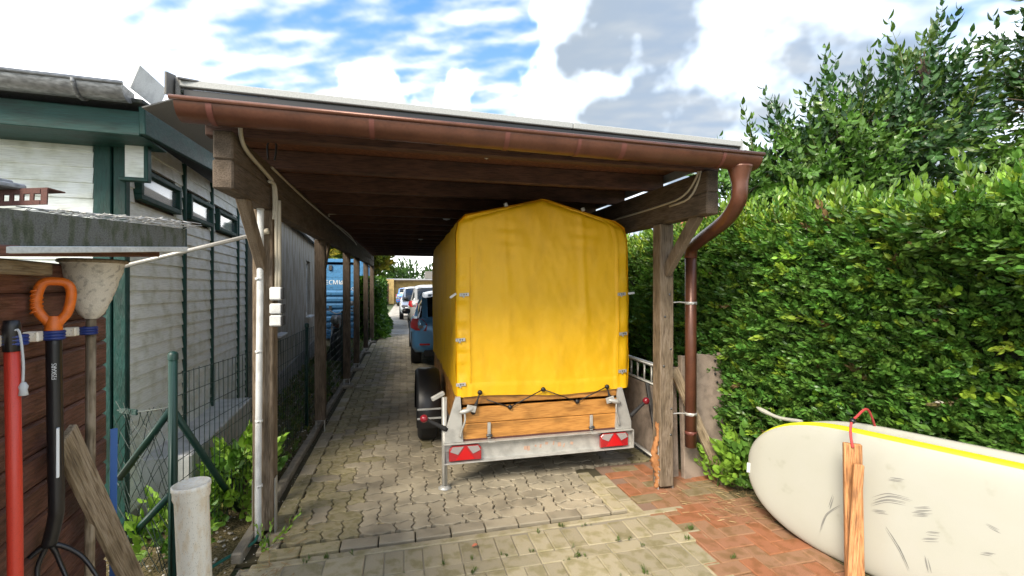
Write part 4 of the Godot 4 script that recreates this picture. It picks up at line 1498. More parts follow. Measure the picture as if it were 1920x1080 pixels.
	box(s, v3(2.3, 2.42, -48.3), v3(9.5, 0.14, 6.8), 0.02, Basis.from_euler(v3(0.03, 0, 0)))
	var roof := put("roof", s, M.roof_grey, b)
	s = shape()
	box(s, v3(2.3, 2.28, -44.9), v3(9.6, 0.12, 0.05), 0.01)
	put("fascia", s, M.beam_x, roof)
	s = shape()
	box(s, v3(2.55, 2.85, -46.0), v3(0.75, 0.75, 0.75), 0.02)
	put("chimney", s, M.asbestos, roof)
	for x in [-2.6, 1.6, 4.2]:
		s = shape()
		var zf := -44.58 if x < -1.0 else -45.48
		box(s, v3(x, 1.25, zf), v3(0.8, 1.0, 0.06), 0.01)
		var w := put("window", s, M.white_plastic, b)
		s = shape()
		box(s, v3(x, 1.25, zf + 0.035), v3(0.66, 0.86, 0.01))
		put("pane", s, M.glass_dark, w)
	s = shape()
	box(s, v3(-1.75, 1.0, -44.58), v3(0.85, 2.0, 0.07), 0.01)
	put("door", s, M.rafter_y, b)
	# yellow gabled house beyond the container
	var y := thing("yellow_house", "pale yellow house with white gable roof beyond the container", "house", v3(-6.5, 0, -40.0))
	s = shape()
	box(s, v3(-5.4, 1.6, -41.0), v3(4.2, 3.2, 6.0))
	put("wall", s, M.ochre, y)
	s = shape()
	prism(s, PackedVector2Array([Vector2(-7.8, 3.15), Vector2(-3.0, 3.15), Vector2(-5.4, 4.6)]), 6.6, Transform3D(Basis(), v3(0, 0, -44.3)))
	put("roof", s, M.alu, y)
	# house with a red tiled roof behind the hedge
	var rh := thing("tiled_house", "house with a red tiled roof glimpsed above the hedge", "house", v3(11.5, 0, -15.0))
	s = shape()
	box(s, v3(12.2, 1.5, -14.5), v3(5.0, 3.0, 6.0))
	put("wall", s, M.plaster, rh)
	var slope := Vector2(2.9, 1.75)
	for k in 13:
		s = shape()
		var u0 := k / 13.0
		var a := v3(9.1 + slope.x * u0, 2.9 + slope.y * u0 + 0.02, -11.2)
		var d := v3(slope.x, slope.y, 0) / 13.0 * 1.08
		var n := 26
		for i in n:
			var z := -11.2 - i * 0.26
			box(s, a + d * 0.5 + v3(0, 0, z + 11.2 - 0.13), v3(d.length(), 0.03, 0.245), 0.008, Basis.from_euler(v3(0, 0, atan2(d.y, d.x) - 0.06)))
		put("tile_course", s, M.roof_tile, rh)
	s = shape()
	prism(s, PackedVector2Array([Vector2(9.1, 2.86), Vector2(15.2, 2.86), Vector2(12.1, 4.6)]), 6.6, Transform3D(Basis(), v3(0, 0, -17.9)))
	put("gable", s, M.roof_tile, rh)

# ------------------------------------------------------------------ trailer
const TX0 := 0.40
const TX1 := 1.88
const TZ := -3.49
const TL := 2.70

func tarp_section(n: int) -> Array:
	# points from the left hem over the ridge to the right hem
	var key := [Vector2(TX0 + 0.005, 0.70), Vector2(TX0 - 0.003, 1.3), Vector2(TX0, 1.97), Vector2(TX0 + 0.018, 2.07), Vector2(TX0 + 0.075, 2.125), Vector2(1.02, 2.255), Vector2(1.10, 2.278), Vector2(1.18, 2.268), Vector2(TX1 - 0.12, 2.12), Vector2(TX1 - 0.035, 2.065), Vector2(TX1 - 0.005, 1.96), Vector2(TX1 + 0.005, 1.3), Vector2(TX1, 0.70)]
	var out := []
	for i in key.size() - 1:
		for k in n:
			out.append(key[i].lerp(key[i + 1], float(k) / n))
	out.append(key[-1])
	return out

func tarp_half(y: float) -> Array:
	# left and right edge of the rear panel at a height
	var sec := tarp_section(6)
	var lo := 10.0
	var hi := -10.0
	for i in sec.size() - 1:
		var a: Vector2 = sec[i]
		var b: Vector2 = sec[i + 1]
		if (a.y - y) * (b.y - y) <= 0.0 and absf(a.y - b.y) > 1e-6:
			var x := lerpf(a.x, b.x, (y - a.y) / (b.y - a.y))
			lo = minf(lo, x)
			hi = maxf(hi, x)
	return [lo, hi]

func make_trailer() -> void:
	var t := thing("box_trailer", "yellow tarpaulin covered box trailer parked under the carport", "trailer", v3(1.14, 0, -4.8))
	var crease := noise(2.2, 4, 911)
	var fold := noise(5.5, 3, 913)
	var fine := noise(16.0, 3, 917)
	# roof and sides of the cover
	var s := shape(true)
	var sec := tarp_section(5)
	var mid := Vector2(1.14, 1.4)
	var rows := []
	for i in 55:
		var u := i / 54.0
		var z := TZ - 0.015 - u * TL
		var row := []
		for p in sec:
			var n: Vector2 = (p - mid).normalized()
			var side := absf(n.x)
			var d: float = crease.get_noise_3d(p.x, p.y * 0.8, z) * 0.012
			if side > 0.55: d += fold.get_noise_2d(z * 2.6, p.y * 0.25) * 0.014 * smoothstep(2.1, 1.6, p.y) - 0.012 * sin(PI * u) * smoothstep(2.05, 1.5, p.y)
			else: d -= 0.012 * absf(sin(u * PI * 3.0))
			row.append(v3(p.x + n.x * d, p.y + n.y * d, z))
		rows.append(row)
	sheet(s, rows, true)
	var cover := put("cover", s, M.tarp, t)
	# front of the cover
	s = shape(true)
	var c := v3(1.14, 1.4, TZ - 0.015 - TL)
	for k in sec.size() - 1:
		tri(s, c, rows[-1][k], rows[-1][k + 1])
	tri(s, c, rows[-1][-1], rows[-1][0])
	put("front_panel", s, M.tarp, cover)
	# rear panel: a hanging curtain with the bows showing through
	s = shape(true)
	rows = []
	var grid := []
	for i in 109:
		var v := i / 108.0
		var y := 0.695 + (2.272 - 0.695) * v
		var e := tarp_half(maxf(y, 0.702))
		var row := []
		for j in 97:
			var u := j / 96.0
			var inset := 0.004
			var x := lerpf(e[0] + inset, e[1] - inset, u)
			var z := TZ + 0.006
			z += crease.get_noise_2d(x * 0.8, y * 0.5) * 0.016
			z += fold.get_noise_2d(x * 0.75 + y * 0.25, y * 0.25) * 0.007
			for bow in [0.80, 1.46]:
				z += 0.012 * exp(-pow((x - bow - 0.03 * sin(y * 2.0)) / 0.028, 2.0)) * smoothstep(0.9, 1.5, y)
			z += fine.get_noise_2d(x * 1.0, y * 0.35) * 0.0016 + fine.get_noise_2d(x * 0.5 + y * 0.9, y * 1.1 - x * 0.5) * 0.0008
			z += 0.011 * exp(-pow((u - 0.925 - 0.006 * sin(y * 5.0)) / 0.007, 2.0)) + 0.008 * exp(-pow((u - 0.075 - 0.005 * sin(y * 4.0)) / 0.008, 2.0))
			z += 0.006 * sin(y * 60.0 + x * 3.0) * smoothstep(1.75, 1.98, y) * smoothstep(2.16, 2.0, y) * exp(-pow((absf(x - 1.13) - 0.33) / 0.1, 2.0))
			z += 0.022 * sin(PI * u) * sin(PI * clampf(v * 0.9, 0.0, 1.0))
			# slack along the buckled edge
			z += 0.010 * sin(y * 26.0 + crease.get_noise_1d(y) * 6.0) * exp(-pow((u - 0.03) / 0.03, 2.0)) * smoothstep(2.0, 1.6, y)
			z += 0.009 * sin(y * 21.0) * exp(-pow((u - 0.97) / 0.035, 2.0)) * smoothstep(2.0, 1.6, y)
			# rounded away at the rim
			var rim: float = minf(u, 1.0 - u) * (e[1] - e[0])
			z -= 0.03 * exp(-rim / 0.012)
			if y > 2.0:
				var top: float = 2.06 + (0.212 * (1.0 - absf(x - 1.1) / 0.72))
				z -= 0.03 * exp(-maxf(top - y, 0.0) / 0.012)
			var dip: float = 0.014 * sin(u * 7.0 + 0.5) * (1.0 - v) if v < 0.12 else 0.0
			row.append(v3(x, y + dip * (1.0 - v / 0.12), z))
		grid.append(row)
	sheet(s, grid)
	put("rear_curtain", s, M.tarp, cover)
	# hem: a doubled band along the lower edge, and welted vertical seams
	s = shape(true)
	var band := []
	for i in 6:
		var row := []
		for j in 97:
			var p: Vector3 = grid[0][j].lerp(grid[7][j], i / 5.0)
			row.append(p + v3(0, -0.006 + 0.002 * i, 0.0045 - (0.004 if i == 5 else 0.0)))
		band.append(row)
	sheet(s, band)
	put("hem", s, M.tarp, cover)
	for j in [7, 89]:
		s = shape(true)
		var line := []
		for i in range(7, 76): line.append(grid[i][j] + v3(0, 0, 0.001))
		tube(s, line, 0.0035, 5)
		put("seam", s, M.tarp, cover)
	# buckles along both edges, strap ends at the sides
	for q in [[0.045, 1.50], [0.03, 1.155], [0.03, 0.81], [0.955, 1.50], [0.965, 1.175], [0.965, 0.855]]:
		var y: float = q[1]
		var i := clampi(int((y - 0.695) / 1.577 * 108.0), 0, 108)
		var p: Vector3 = grid[i][clampi(int(q[0] * 96.0), 0, 96)] + v3(0.0, 0, 0.012)
		s = shape()
		box(s, p, v3(0.075, 0.026, 0.005), 0.002, Basis.from_euler(v3(0, 0, 0.06)))
		var b := put("buckle", s, M.galv, cover)
		s = shape()
		for k in 3: box(s, p + v3(-0.02 + 0.018 * k, 0.001, 0.004), v3(0.009, 0.011, 0.004), 0.001)
		put("eyelets", s, M.steel_dark, b)
		s = shape()
		box(s, p + v3(-0.012, -0.006, 0.006), v3(0.012, 0.04, 0.006), 0.002, Basis.from_euler(v3(0, 0, 0.5)))
		put("lever", s, M.galv, b)
	for q in [[TX0 - 0.02, 1.49, 0.6], [TX1 + 0.03, 1.505, 0.1]]:
		s = shape()
		box(s, v3(q[0], q[1], TZ - 0.01), v3(0.06, 0.018, 0.006), 0.003, Basis.from_euler(v3(0, 0, q[2])))
		put("strap_end", s, M.white_plastic, cover)
	for q in [[0.80, 2.215], [1.46, 2.205]]:
		s = shape()
		box(s, v3(q[0], q[1], TZ + 0.0), v3(0.03, 0.03, 0.02), 0.004, Basis.from_euler(v3(0, 0, 0.3)))
		put("bow_clip", s, M.galv, cover)
	# timber body
	for k in 3:
		s = shape()
		var y := 0.425 + k * 0.128
		box(s, v3(1.12, y, TZ - 0.004 - 0.02 * (1 if k == 2 else 0)), v3(1.335, 0.125 if k < 2 else 0.10, 0.026), 0.006)
		put("tailgate_board", s, M.honey_x, t)
		for x in [0.43, 1.85]:
			s = shape()
			box(s, v3(x, y, TZ - TL * 0.5 - 0.03), v3(0.024, 0.125, TL - 0.08), 0.005)
			put("side_board", s, M.honey_z, t)
		s = shape()
		box(s, v3(1.14, y, TZ - TL + 0.03), v3(1.4, 0.125, 0.024), 0.005)
		put("front_board", s, M.honey_x, t)
	s = shape()
	box(s, v3(1.12, 0.362, TZ + 0.002), v3(1.34, 0.016, 0.03), 0.003)
	put("tailgate_sill", s, M.rust, t)
	s = shape()
	box(s, v3(1.14, 0.355, TZ - TL * 0.5), v3(1.42, 0.02, TL - 0.06))
	put("floor", s, M.beam_z, t)
	# chassis
	for x in [0.46, 1.82]:
		s = shape()
		box(s, v3(x, 0.305, TZ - TL * 0.5 - 0.05), v3(0.05, 0.08, TL), 0.004)
		put("chassis_rail", s, M.galv, t)
	for z in [-4.2, -5.0, -5.8]:
		s = shape()
		box(s, v3(1.14, 0.30, z), v3(1.3, 0.06, 0.05), 0.004)
		put("cross_member", s, M.galv, t)
	s = shape()
	bar(s, v3(0.55, 0.29, -6.1), v3(1.14, 0.31, -7.3), 0.06, 0.06, 0.005)
	put("drawbar", s, M.galv, t)
	s = shape()
	bar(s, v3(1.73, 0.29, -6.1), v3(1.14, 0.31, -7.3), 0.06, 0.06, 0.005)
	put("drawbar", s, M.galv, t)
	s = shape(true)
	tube(s, [v3(1.14, 0.31, -7.25), v3(1.14, 0.33, -7.5)], 0.035, 10)
	tube(s, [v3(1.0, 0.02, -7.0), v3(1.0, 0.6, -7.0)], 0.024, 8)
	put("coupling", s, M.steel_dark, t)
	# light bar: a channel open to the rear
	var lb := shape()
	box(lb, v3(1.10, 0.278, TZ + 0.006), v3(1.585, 0.145, 0.006), 0.001)
	box(lb, v3(1.10, 0.204, TZ + 0.032), v3(1.585, 0.008, 0.058), 0.002)
	box(lb, v3(1.10, 0.353, TZ + 0.032), v3(1.585, 0.008, 0.058), 0.002)
	box(lb, v3(0.306, 0.278, TZ + 0.03), v3(0.006, 0.15, 0.06), 0.001)
	box(lb, v3(1.894, 0.278, TZ + 0.03), v3(0.006, 0.15, 0.06), 0.001)
	var bar_ := put("light_bar", lb, M.galv, t)
	for k in 9:
		lb = shape()
		var fx := 0.95 + k * 0.05 + rng.randf_range(-0.015, 0.015)
		box(lb, v3(fx, 0.275 + rng.randf_range(-0.02, 0.02), TZ + 0.0102), v3(rng.randf_range(0.01, 0.03), rng.randf_range(0.012, 0.04), 0.0016), 0.0, Basis.from_euler(v3(0, 0, rng.randf_range(-0.4, 0.4))))
		put("paint_trace", lb, M.paint_trace, bar_)
	for q in [[0.47, 0.277], [1.725, 0.279]]:
		tail_lamp(bar_, v3(q[0], q[1], TZ + 0.014))
	# slanted corner plates and latches
	for side in [0, 1]:
		var mir := 1.0 if side == 0 else -1.0
		var x: float = 0.31 if side == 0 else 1.888
		s = shape()
		prism(s, PackedVector2Array([Vector2(0, 0.0), Vector2(0.145 * mir, 0.0), Vector2(0.145 * mir, 0.03), Vector2(0.125 * mir, 0.35), Vector2(0.085 * mir, 0.35), Vector2(0.0, 0.06)]), 0.028, Transform3D(Basis(), v3(x, 0.358, TZ + 0.004)), 0.003)
		put("corner_plate", s, M.galv, t)
		var lx := x + mir * 0.15
		s = shape(true)
		tube(s, path([v3(lx + 0.07 * mir, 0.615, TZ + 0.045), v3(lx, 0.60, TZ + 0.055), v3(lx - 0.035 * mir, 0.59, TZ + 0.05)], 4), [0.012, 0.016, 0.018, 0.02, 0.02, 0.018, 0.016, 0.014, 0.012], 8)
		var l := put("latch", s, M.galv, t)
		s = shape(true)
		tube(s, path([v3(lx, 0.60, TZ + 0.055), v3(lx + 0.005 * mir, 0.53, TZ + 0.06), v3(lx - 0.02 * mir, 0.45, TZ + 0.05), v3(lx - 0.03 * mir, 0.40, TZ + 0.046)], 4), 0.008, 6)
		put("latch_handle", s, M.galv, l)
		s = shape()
		box(s, v3(lx + 0.055 * mir, 0.617, TZ + 0.05), v3(0.075, 0.05, 0.014), 0.008, Basis.from_euler(v3(0, 0, -0.25 * mir)))
		put("latch_plate", s, M.galv, l)
	for x in [0.66, 1.525]:
		s = shape()
		box(s, v3(x, 0.43, TZ + 0.022), v3(0.026, 0.125, 0.012), 0.003)
		box(s, v3(x + 0.015, 0.352, TZ + 0.04), v3(0.055, 0.016, 0.05), 0.003)
		var hg := put("hinge", s, M.galv, t)
		s = shape(true)
		tube(s, [v3(x - 0.022, 0.392, TZ + 0.03), v3(x + 0.022, 0.392, TZ + 0.03)], 0.011, 8)
		put("pin", s, M.steel_dark, hg)
	# elastic rope over knobs and eyelets
	var knots := [v3(0.585, 0.735, 0.034), v3(0.535, 0.58, 0.022), v3(0.83, 0.602, 0.022), v3(1.10, 0.732, 0.038), v3(1.40, 0.612, 0.022), v3(1.66, 0.725, 0.036), v3(1.70, 0.595, 0.022)]
	s = shape(true)
	var rope := []
	for i in knots.size() - 1:
		if i == 0 or i == 5: continue
		var a: Vector3 = knots[i] + v3(0, 0, TZ)
		var b: Vector3 = knots[i + 1] + v3(0, 0, TZ)
		if i == 1: a = v3(0.64, 0.672, TZ + 0.018)
		tube(s, [a, b], 0.0045, 6)
	put("elastic_rope", s, M.black_plastic, t)
	for q in [[knots[0], knots[1]], [knots[5], knots[6]]]:
		s = shape(true)
		var a: Vector3 = q[0] + v3(0, 0, TZ)
		var b: Vector3 = q[1] + v3(0, 0, TZ + 0.006)
		tube(s, [a, a.lerp(b, 0.35), a.lerp(b, 0.6), b], [0.005, 0.006, 0.013, 0.016], 8)
		put("rubber_strap", s, M.rubber, t)
	for i in knots.size():
		var eye: bool = i in [0, 3, 5]
		s = shape(true)
		lathe(s, [[0.019, -0.006], [0.019, 0.004], [0.012, 0.012], [0.0, 0.013]], at_axis(knots[i] + v3(0, 0, TZ + (0.0 if not eye else 0.004)), v3(0, 0, 1)), 12)
		put("eyelet" if eye else "knob", s, M.black_plastic, t)
	# side marker lamps on rubber stalks
	for q in [[v3(0.33, 0.46, TZ + 0.02), v3(0.155, 0.565, TZ + 0.05)], [v3(1.885, 0.46, TZ + 0.02), v3(2.02, 0.585, TZ + 0.04)]]:
		s = shape(true)
		tube(s, path([q[0], q[0].lerp(q[1], 0.5), q[1]], 3), [0.02, 0.018, 0.016, 0.015, 0.014, 0.016, 0.02], 8)
		var m := put("marker_stalk", s, M.rubber, t)
		s = shape(true)
		lathe(s, [[0.0, -0.03], [0.022, -0.024], [0.03, -0.004], [0.03, 0.01], [0.02, 0.026], [0.0, 0.031]], at_axis(q[1], v3(0, 0.2, 1)), 14)
		put("marker_lamp", s, M.lens_dark, m)
	# prop stand
	s = shape(true)
	tube(s, [v3(0.315, 0.012, TZ + 0.0), v3(0.315, 0.70, TZ - 0.03)], 0.0215, 12)
	var st_ := put("prop_stand", s, M.galv, t)
	s = shape(true)
	lathe(s, [[0.0, 0.0], [0.05, 0.0], [0.052, 0.006], [0.028, 0.02], [0.022, 0.022]], Transform3D(Basis(), v3(0.315, 0.002, TZ)), 18)
	put("foot", s, M.galv, st_)
	s = shape()
	box(s, v3(0.265, 0.71, TZ - 0.03), v3(0.11, 0.035, 0.03), 0.006, Basis.from_euler(v3(0, 0.2, 0.4)))
	put("handle", s, M.galv, st_)
	s = shape()
	box(s, v3(0.34, 0.33, TZ - 0.01), v3(0.06, 0.09, 0.07), 0.006)
	put("clamp", s, M.galv, st_)
	# wheels and mudguards
	for q in [[0.245, -1.0], [2.035, 1.0]]:
		wheel(t, v3(q[0], 0.30, -4.72), 0.30, 0.17, 0.19)
		var g := shape(true)
		var grid2 := []
		for i in 19:
			var a := deg_to_rad(-14.0 + i * 208.0 / 18.0)
			var row := []
			for w in [[-0.118, 0.34], [-0.118, 0.385], [-0.09, 0.408], [0.09, 0.408], [0.118, 0.385], [0.118, 0.34]]:
				row.append(v3(q[0] + w[0], 0.315 + sin(a) * w[1], -4.72 + cos(a) * w[1]))
			grid2.append(row)
		sheet(g, grid2, true)
		var mg := put("mudguard", g, M.black_plastic, t)
		g = shape()
		for y in [0.40, 0.315]:
			box(g, v3(q[0], y, -4.72 + 0.41 + (0.0 if y < 0.35 else -0.008)), v3(0.225, 0.018, 0.006), 0.002)
		put("mudguard_strip", g, M.alu, mg)

func tail_lamp(parent: Node, at: Vector3) -> void:
	var w := 0.125
	var s := shape()
	var o := PackedVector2Array([Vector2(-w, -0.058), Vector2(w, -0.058), Vector2(w, 0.032), Vector2(w - 0.025, 0.058), Vector2(-w + 0.025, 0.058), Vector2(-w, 0.032)])
	prism(s, o, 0.035, Transform3D(Basis(), at), 0.005)
	var l := put("tail_lamp", s, M.lens_red, parent)
	for q in [[[Vector2(-0.118, 0.018), Vector2(-0.098, 0.052), Vector2(-0.014, 0.052), Vector2(-0.058, -0.008)], "lens_clear"], [[Vector2(0.014, 0.052), Vector2(0.098, 0.052), Vector2(0.118, 0.018), Vector2(0.058, -0.008)], "lens_clear"], [[Vector2(-0.075, -0.05), Vector2(0.075, -0.05), Vector2(0.0, 0.046)], "lens_bright"]]:
		s = shape()
		prism(s, PackedVector2Array(q[0]), 0.004, Transform3D(Basis(), at + v3(0, 0, 0.0355)), 0.001)
		put("reflector" if q[1] == "lens_bright" else "lens", s, M[q[1]], l)

func wheel(parent: Node, at: Vector3, r: float, rim: float, w: float) -> void:
	var s := shape(true)
	var x := at_axis(at, v3(1, 0, 0))
	lathe(s, [[rim, -w * 0.42], [r * 0.9, -w * 0.5], [r * 0.985, -w * 0.42], [r, -w * 0.3], [r, w * 0.3], [r * 0.985, w * 0.42], [r * 0.9, w * 0.5], [rim, w * 0.42], [rim, -w * 0.42]], x, 28)
	var o := put("wheel", s, M.rubber, parent)
	s = shape(true)
	lathe(s, [[0.0, -w * 0.3], [rim * 0.3, -w * 0.32], [rim * 0.4, -w * 0.2], [rim * 0.85, -w * 0.25], [rim, -w * 0.4], [rim, w * 0.4], [rim * 0.85, w * 0.25], [rim * 0.4, w * 0.2], [rim * 0.3, w * 0.32], [0.0, w * 0.3]], x, 24)
	put("rim", s, M.alu, o)

# ------------------------------------------------------------------ cars on the lane; built pointing up the lane, tail to the camera
func car(called: String, label: String, at: Vector3, turn: float, color: Color, L: float, W: float, H: float, hatch: float, group := "") -> Node3D:
	var t := thing(called, label, "car", at, turn, group, true)
	var body := paint(color, 0.25, 0.15)
	body.clearcoat_enabled = true
	body.clearcoat = 0.8
	var hw := W * 0.5
	var belt := H * 0.62
	# stations from tail (z = 0) to nose (z = -L): [z, half width, sill y, shoulder y]
	var st_ := [[0.0, 0.80, 0.36, 0.56], [-0.04, 0.90, 0.28, 0.64], [-0.15, 0.955, 0.24, 0.66], [-0.5, 0.99, 0.2, belt / H], [-1.2, 1.0, 0.18, belt / H], [-2.4, 1.0, 0.18, belt / H - 0.015], [-L + 1.25, 0.985, 0.2, belt / H - 0.05], [-L + 0.5, 0.95, 0.22, 0.50], [-L + 0.12, 0.86, 0.25, 0.44], [-L, 0.72, 0.3, 0.38]]
	var rows := []
	for q in st_:
		var w: float = hw * q[1]
		var y0: float = H * q[2] * 0.8
		var y1: float = H * q[3]
		var row := []
		for p in [[-0.55, y0], [-0.93, y0 + 0.02], [-1.0, y0 + 0.12], [-1.0, lerpf(y0, y1, 0.55)], [-0.965, y1 - 0.07], [-0.91, y1], [-0.5, y1 + 0.02], [0.0, y1 + 0.03], [0.5, y1 + 0.02], [0.91, y1], [0.965, y1 - 0.07], [1.0, lerpf(y0, y1, 0.55)], [1.0, y0 + 0.12], [0.93, y0 + 0.02], [0.55, y0], [-0.55, y0]]:
			row.append(v3(p[0] * w, p[1], q[0]))
		rows.append(row)
	var s := shape(true)
	sheet(s, rows, false)
	for e in [0, rows.size() - 1]:
		var mid := Vector3.ZERO
		for p in rows[e]: mid += p / rows[e].size()
		for k in rows[e].size() - 1:
			face(s, mid, rows[e][k], rows[e][k + 1], v3(0, 0, 1 if e == 0 else -1))
	put("body", s, body, t)
	# greenhouse: glass loft with painted roof and pillars
	var gl := [[-0.12 - hatch * 0.15, 0.80, belt, belt], [-0.12 - hatch * 0.55, 0.80, belt - 0.02, H * 0.93], [-0.45 - hatch, 0.78, belt - 0.02, H * 0.985], [-L * 0.45, 0.78, belt - 0.02, H], [-L * 0.62, 0.79, belt - 0.02, H * 0.95], [-L * 0.78, 0.80, belt - 0.05, belt - 0.03]]
	rows = []
	var roof := []
	for q in gl:
		var row := []
		for p in [[-1.1, 0.0], [-1.02, 0.5], [-0.86, 0.93], [-0.6, 1.0], [0.0, 1.02], [0.6, 1.0], [0.86, 0.93], [1.02, 0.5], [1.1, 0.0]]:
			row.append(v3(p[0] * hw * q[1], lerpf(q[2], q[3], p[1]), q[0]))
		rows.append(row)
	s = shape(true)
	sheet(s, rows, false)
	put("glass", s, M.glass_dark, t)
	s = shape(true)
	for i in range(1, 5):
		var row := []
		for k in range(2, 7): row.append(rows[i][k] + v3(0, 0.012, 0))
		roof.append(row)
	sheet(s, roof, false)
	put("roof", s, body, t)
	for side in [2, 6]:
		var o: float = -0.012 if side == 2 else 0.012
		for q in [[0, 1, 0.11], [1, 2, 0.09], [3, 3, 0.05], [4, 5, 0.05]]:
			s = shape()
			var sg := -1 if side == 2 else 1
			var a: Vector3 = rows[q[0]][side] + v3(o, 0.005, 0)
			var b: Vector3 = rows[q[1]][side] + v3(o, 0.005, 0)
			if q[0] == q[1]:
				a = rows[q[0]][side + (-2 if side == 2 else 2)] + v3(o, 0, 0)
			bar(s, a, b, 0.03, q[2], 0.008, v3(sg, 0.3, 0))
			put("pillar", s, body, t)
	# tail: lamps, bumper, plate, spoiler
	for sg in [-1.0, 1.0]:
		s = shape(true)
		var lx: float = sg * hw * 0.80
		var ly := H * 0.565
		sheet(s, [[v3(lx - 0.10 * sg, ly - 0.11, 0.012), v3(lx + 0.10 * sg, ly - 0.09, -0.03), v3(lx + 0.195 * sg, ly - 0.05, -0.22)], [v3(lx - 0.12 * sg, ly + 0.02, 0.0), v3(lx + 0.10 * sg, ly + 0.03, -0.05), v3(lx + 0.195 * sg, ly + 0.03, -0.26)], [v3(lx - 0.03 * sg, ly + 0.12, -0.03), v3(lx + 0.06 * sg, ly + 0.13, -0.10), v3(lx + 0.16 * sg, ly + 0.12, -0.28)]], sg > 0)
		var lamp := put("tail_lamp", s, M.lens_red, t)
		s = shape()
		box(s, v3(lx + 0.01 * sg, ly - 0.025, 0.018), v3(0.10, 0.05, 0.02), 0.006, Basis.from_euler(v3(0.1, 0.2 * sg, 0)))
		put("lamp_lens", s, M.lens_clear, lamp)
		s = shape()
		box(s, v3(sg * hw * 0.72, H * 0.32, 0.035), v3(0.2, 0.035, 0.02), 0.006, Basis.from_euler(v3(0, 0.25 * sg, 0)))
		put("rear_reflector", s, M.lens_red, t)
		s = shape(true)
		lathe(s, [[0.0, -0.11], [0.06, -0.09], [0.075, 0.0], [0.06, 0.08], [0.0, 0.1]], at_axis(v3(sg * (hw + 0.08), belt + 0.06, -L * 0.66), v3(1, 0, 0)), 10)
		put("mirror", s, M.black_plastic if color.get_luminance() < 0.75 else body, t)
		s = shape()
		box(s, v3(sg * hw * 0.72, H * 0.42, -L + 0.05), v3(0.3, 0.12, 0.1), 0.03)
		put("headlamp", s, M.lens_clear, t)
		for z in [-0.78, -L + 0.85]:
			wheel(t, v3(sg * (hw - 0.10), 0.31, z), 0.315, 0.2, 0.2)
			s = shape(true)
			lathe(s, [[0.34, -0.006], [0.36, 0.0], [0.34, 0.006]], at_axis(v3(sg * (hw - 0.002), 0.31, z), v3(1, 0, 0)), 24)
			put("wheel_arch", s, M.black_plastic, t)
	s = shape()
	box(s, v3(0, H * 0.20, 0.005), v3(W * 0.74, 0.12, 0.06), 0.02)
	put("bumper_insert", s, M.black_plastic, t)
	s = shape()
	box(s, v3(0, H * 0.50, 0.012), v3(0.52, 0.11, 0.012), 0.003)
	put("number_plate", s, M.print_white, t)
	s = shape()
	box(s, v3(0, H * 0.955, -0.26 - hatch), v3(W * 0.60, 0.03, 0.22), 0.012)
	put("spoiler", s, body, t)
	return t

func make_cars() -> void:
	car("parked_car", "light blue hatchback parked nearest, half hidden by the trailer", v3(1.02, 0, -8.75), 0.0, lin(0.10, 0.29, 0.54), 4.3, 1.70, 1.47, 0.55, "cars parked along the lane")
	car("parked_car", "silver grey people carrier parked ahead of the light blue hatchback", v3(1.12, 0, -17.2), 0.0, lin(0.30, 0.30, 0.29), 4.5, 1.80, 1.66, 0.35, "cars parked along the lane")
	car("parked_car", "white car with dark trim standing third along the lane", v3(0.72, 0, -26.3), 180.0, lin(0.78, 0.78, 0.77), 4.2, 1.76, 1.6, 0.4, "cars parked along the lane")
	car("parked_car", "bright blue car at the far end before the ochre building", v3(0.25, 0, -38.6), -14.0, lin(0.03, 0.16, 0.50), 4.2, 1.80, 1.6, 0.4, "cars parked along the lane")

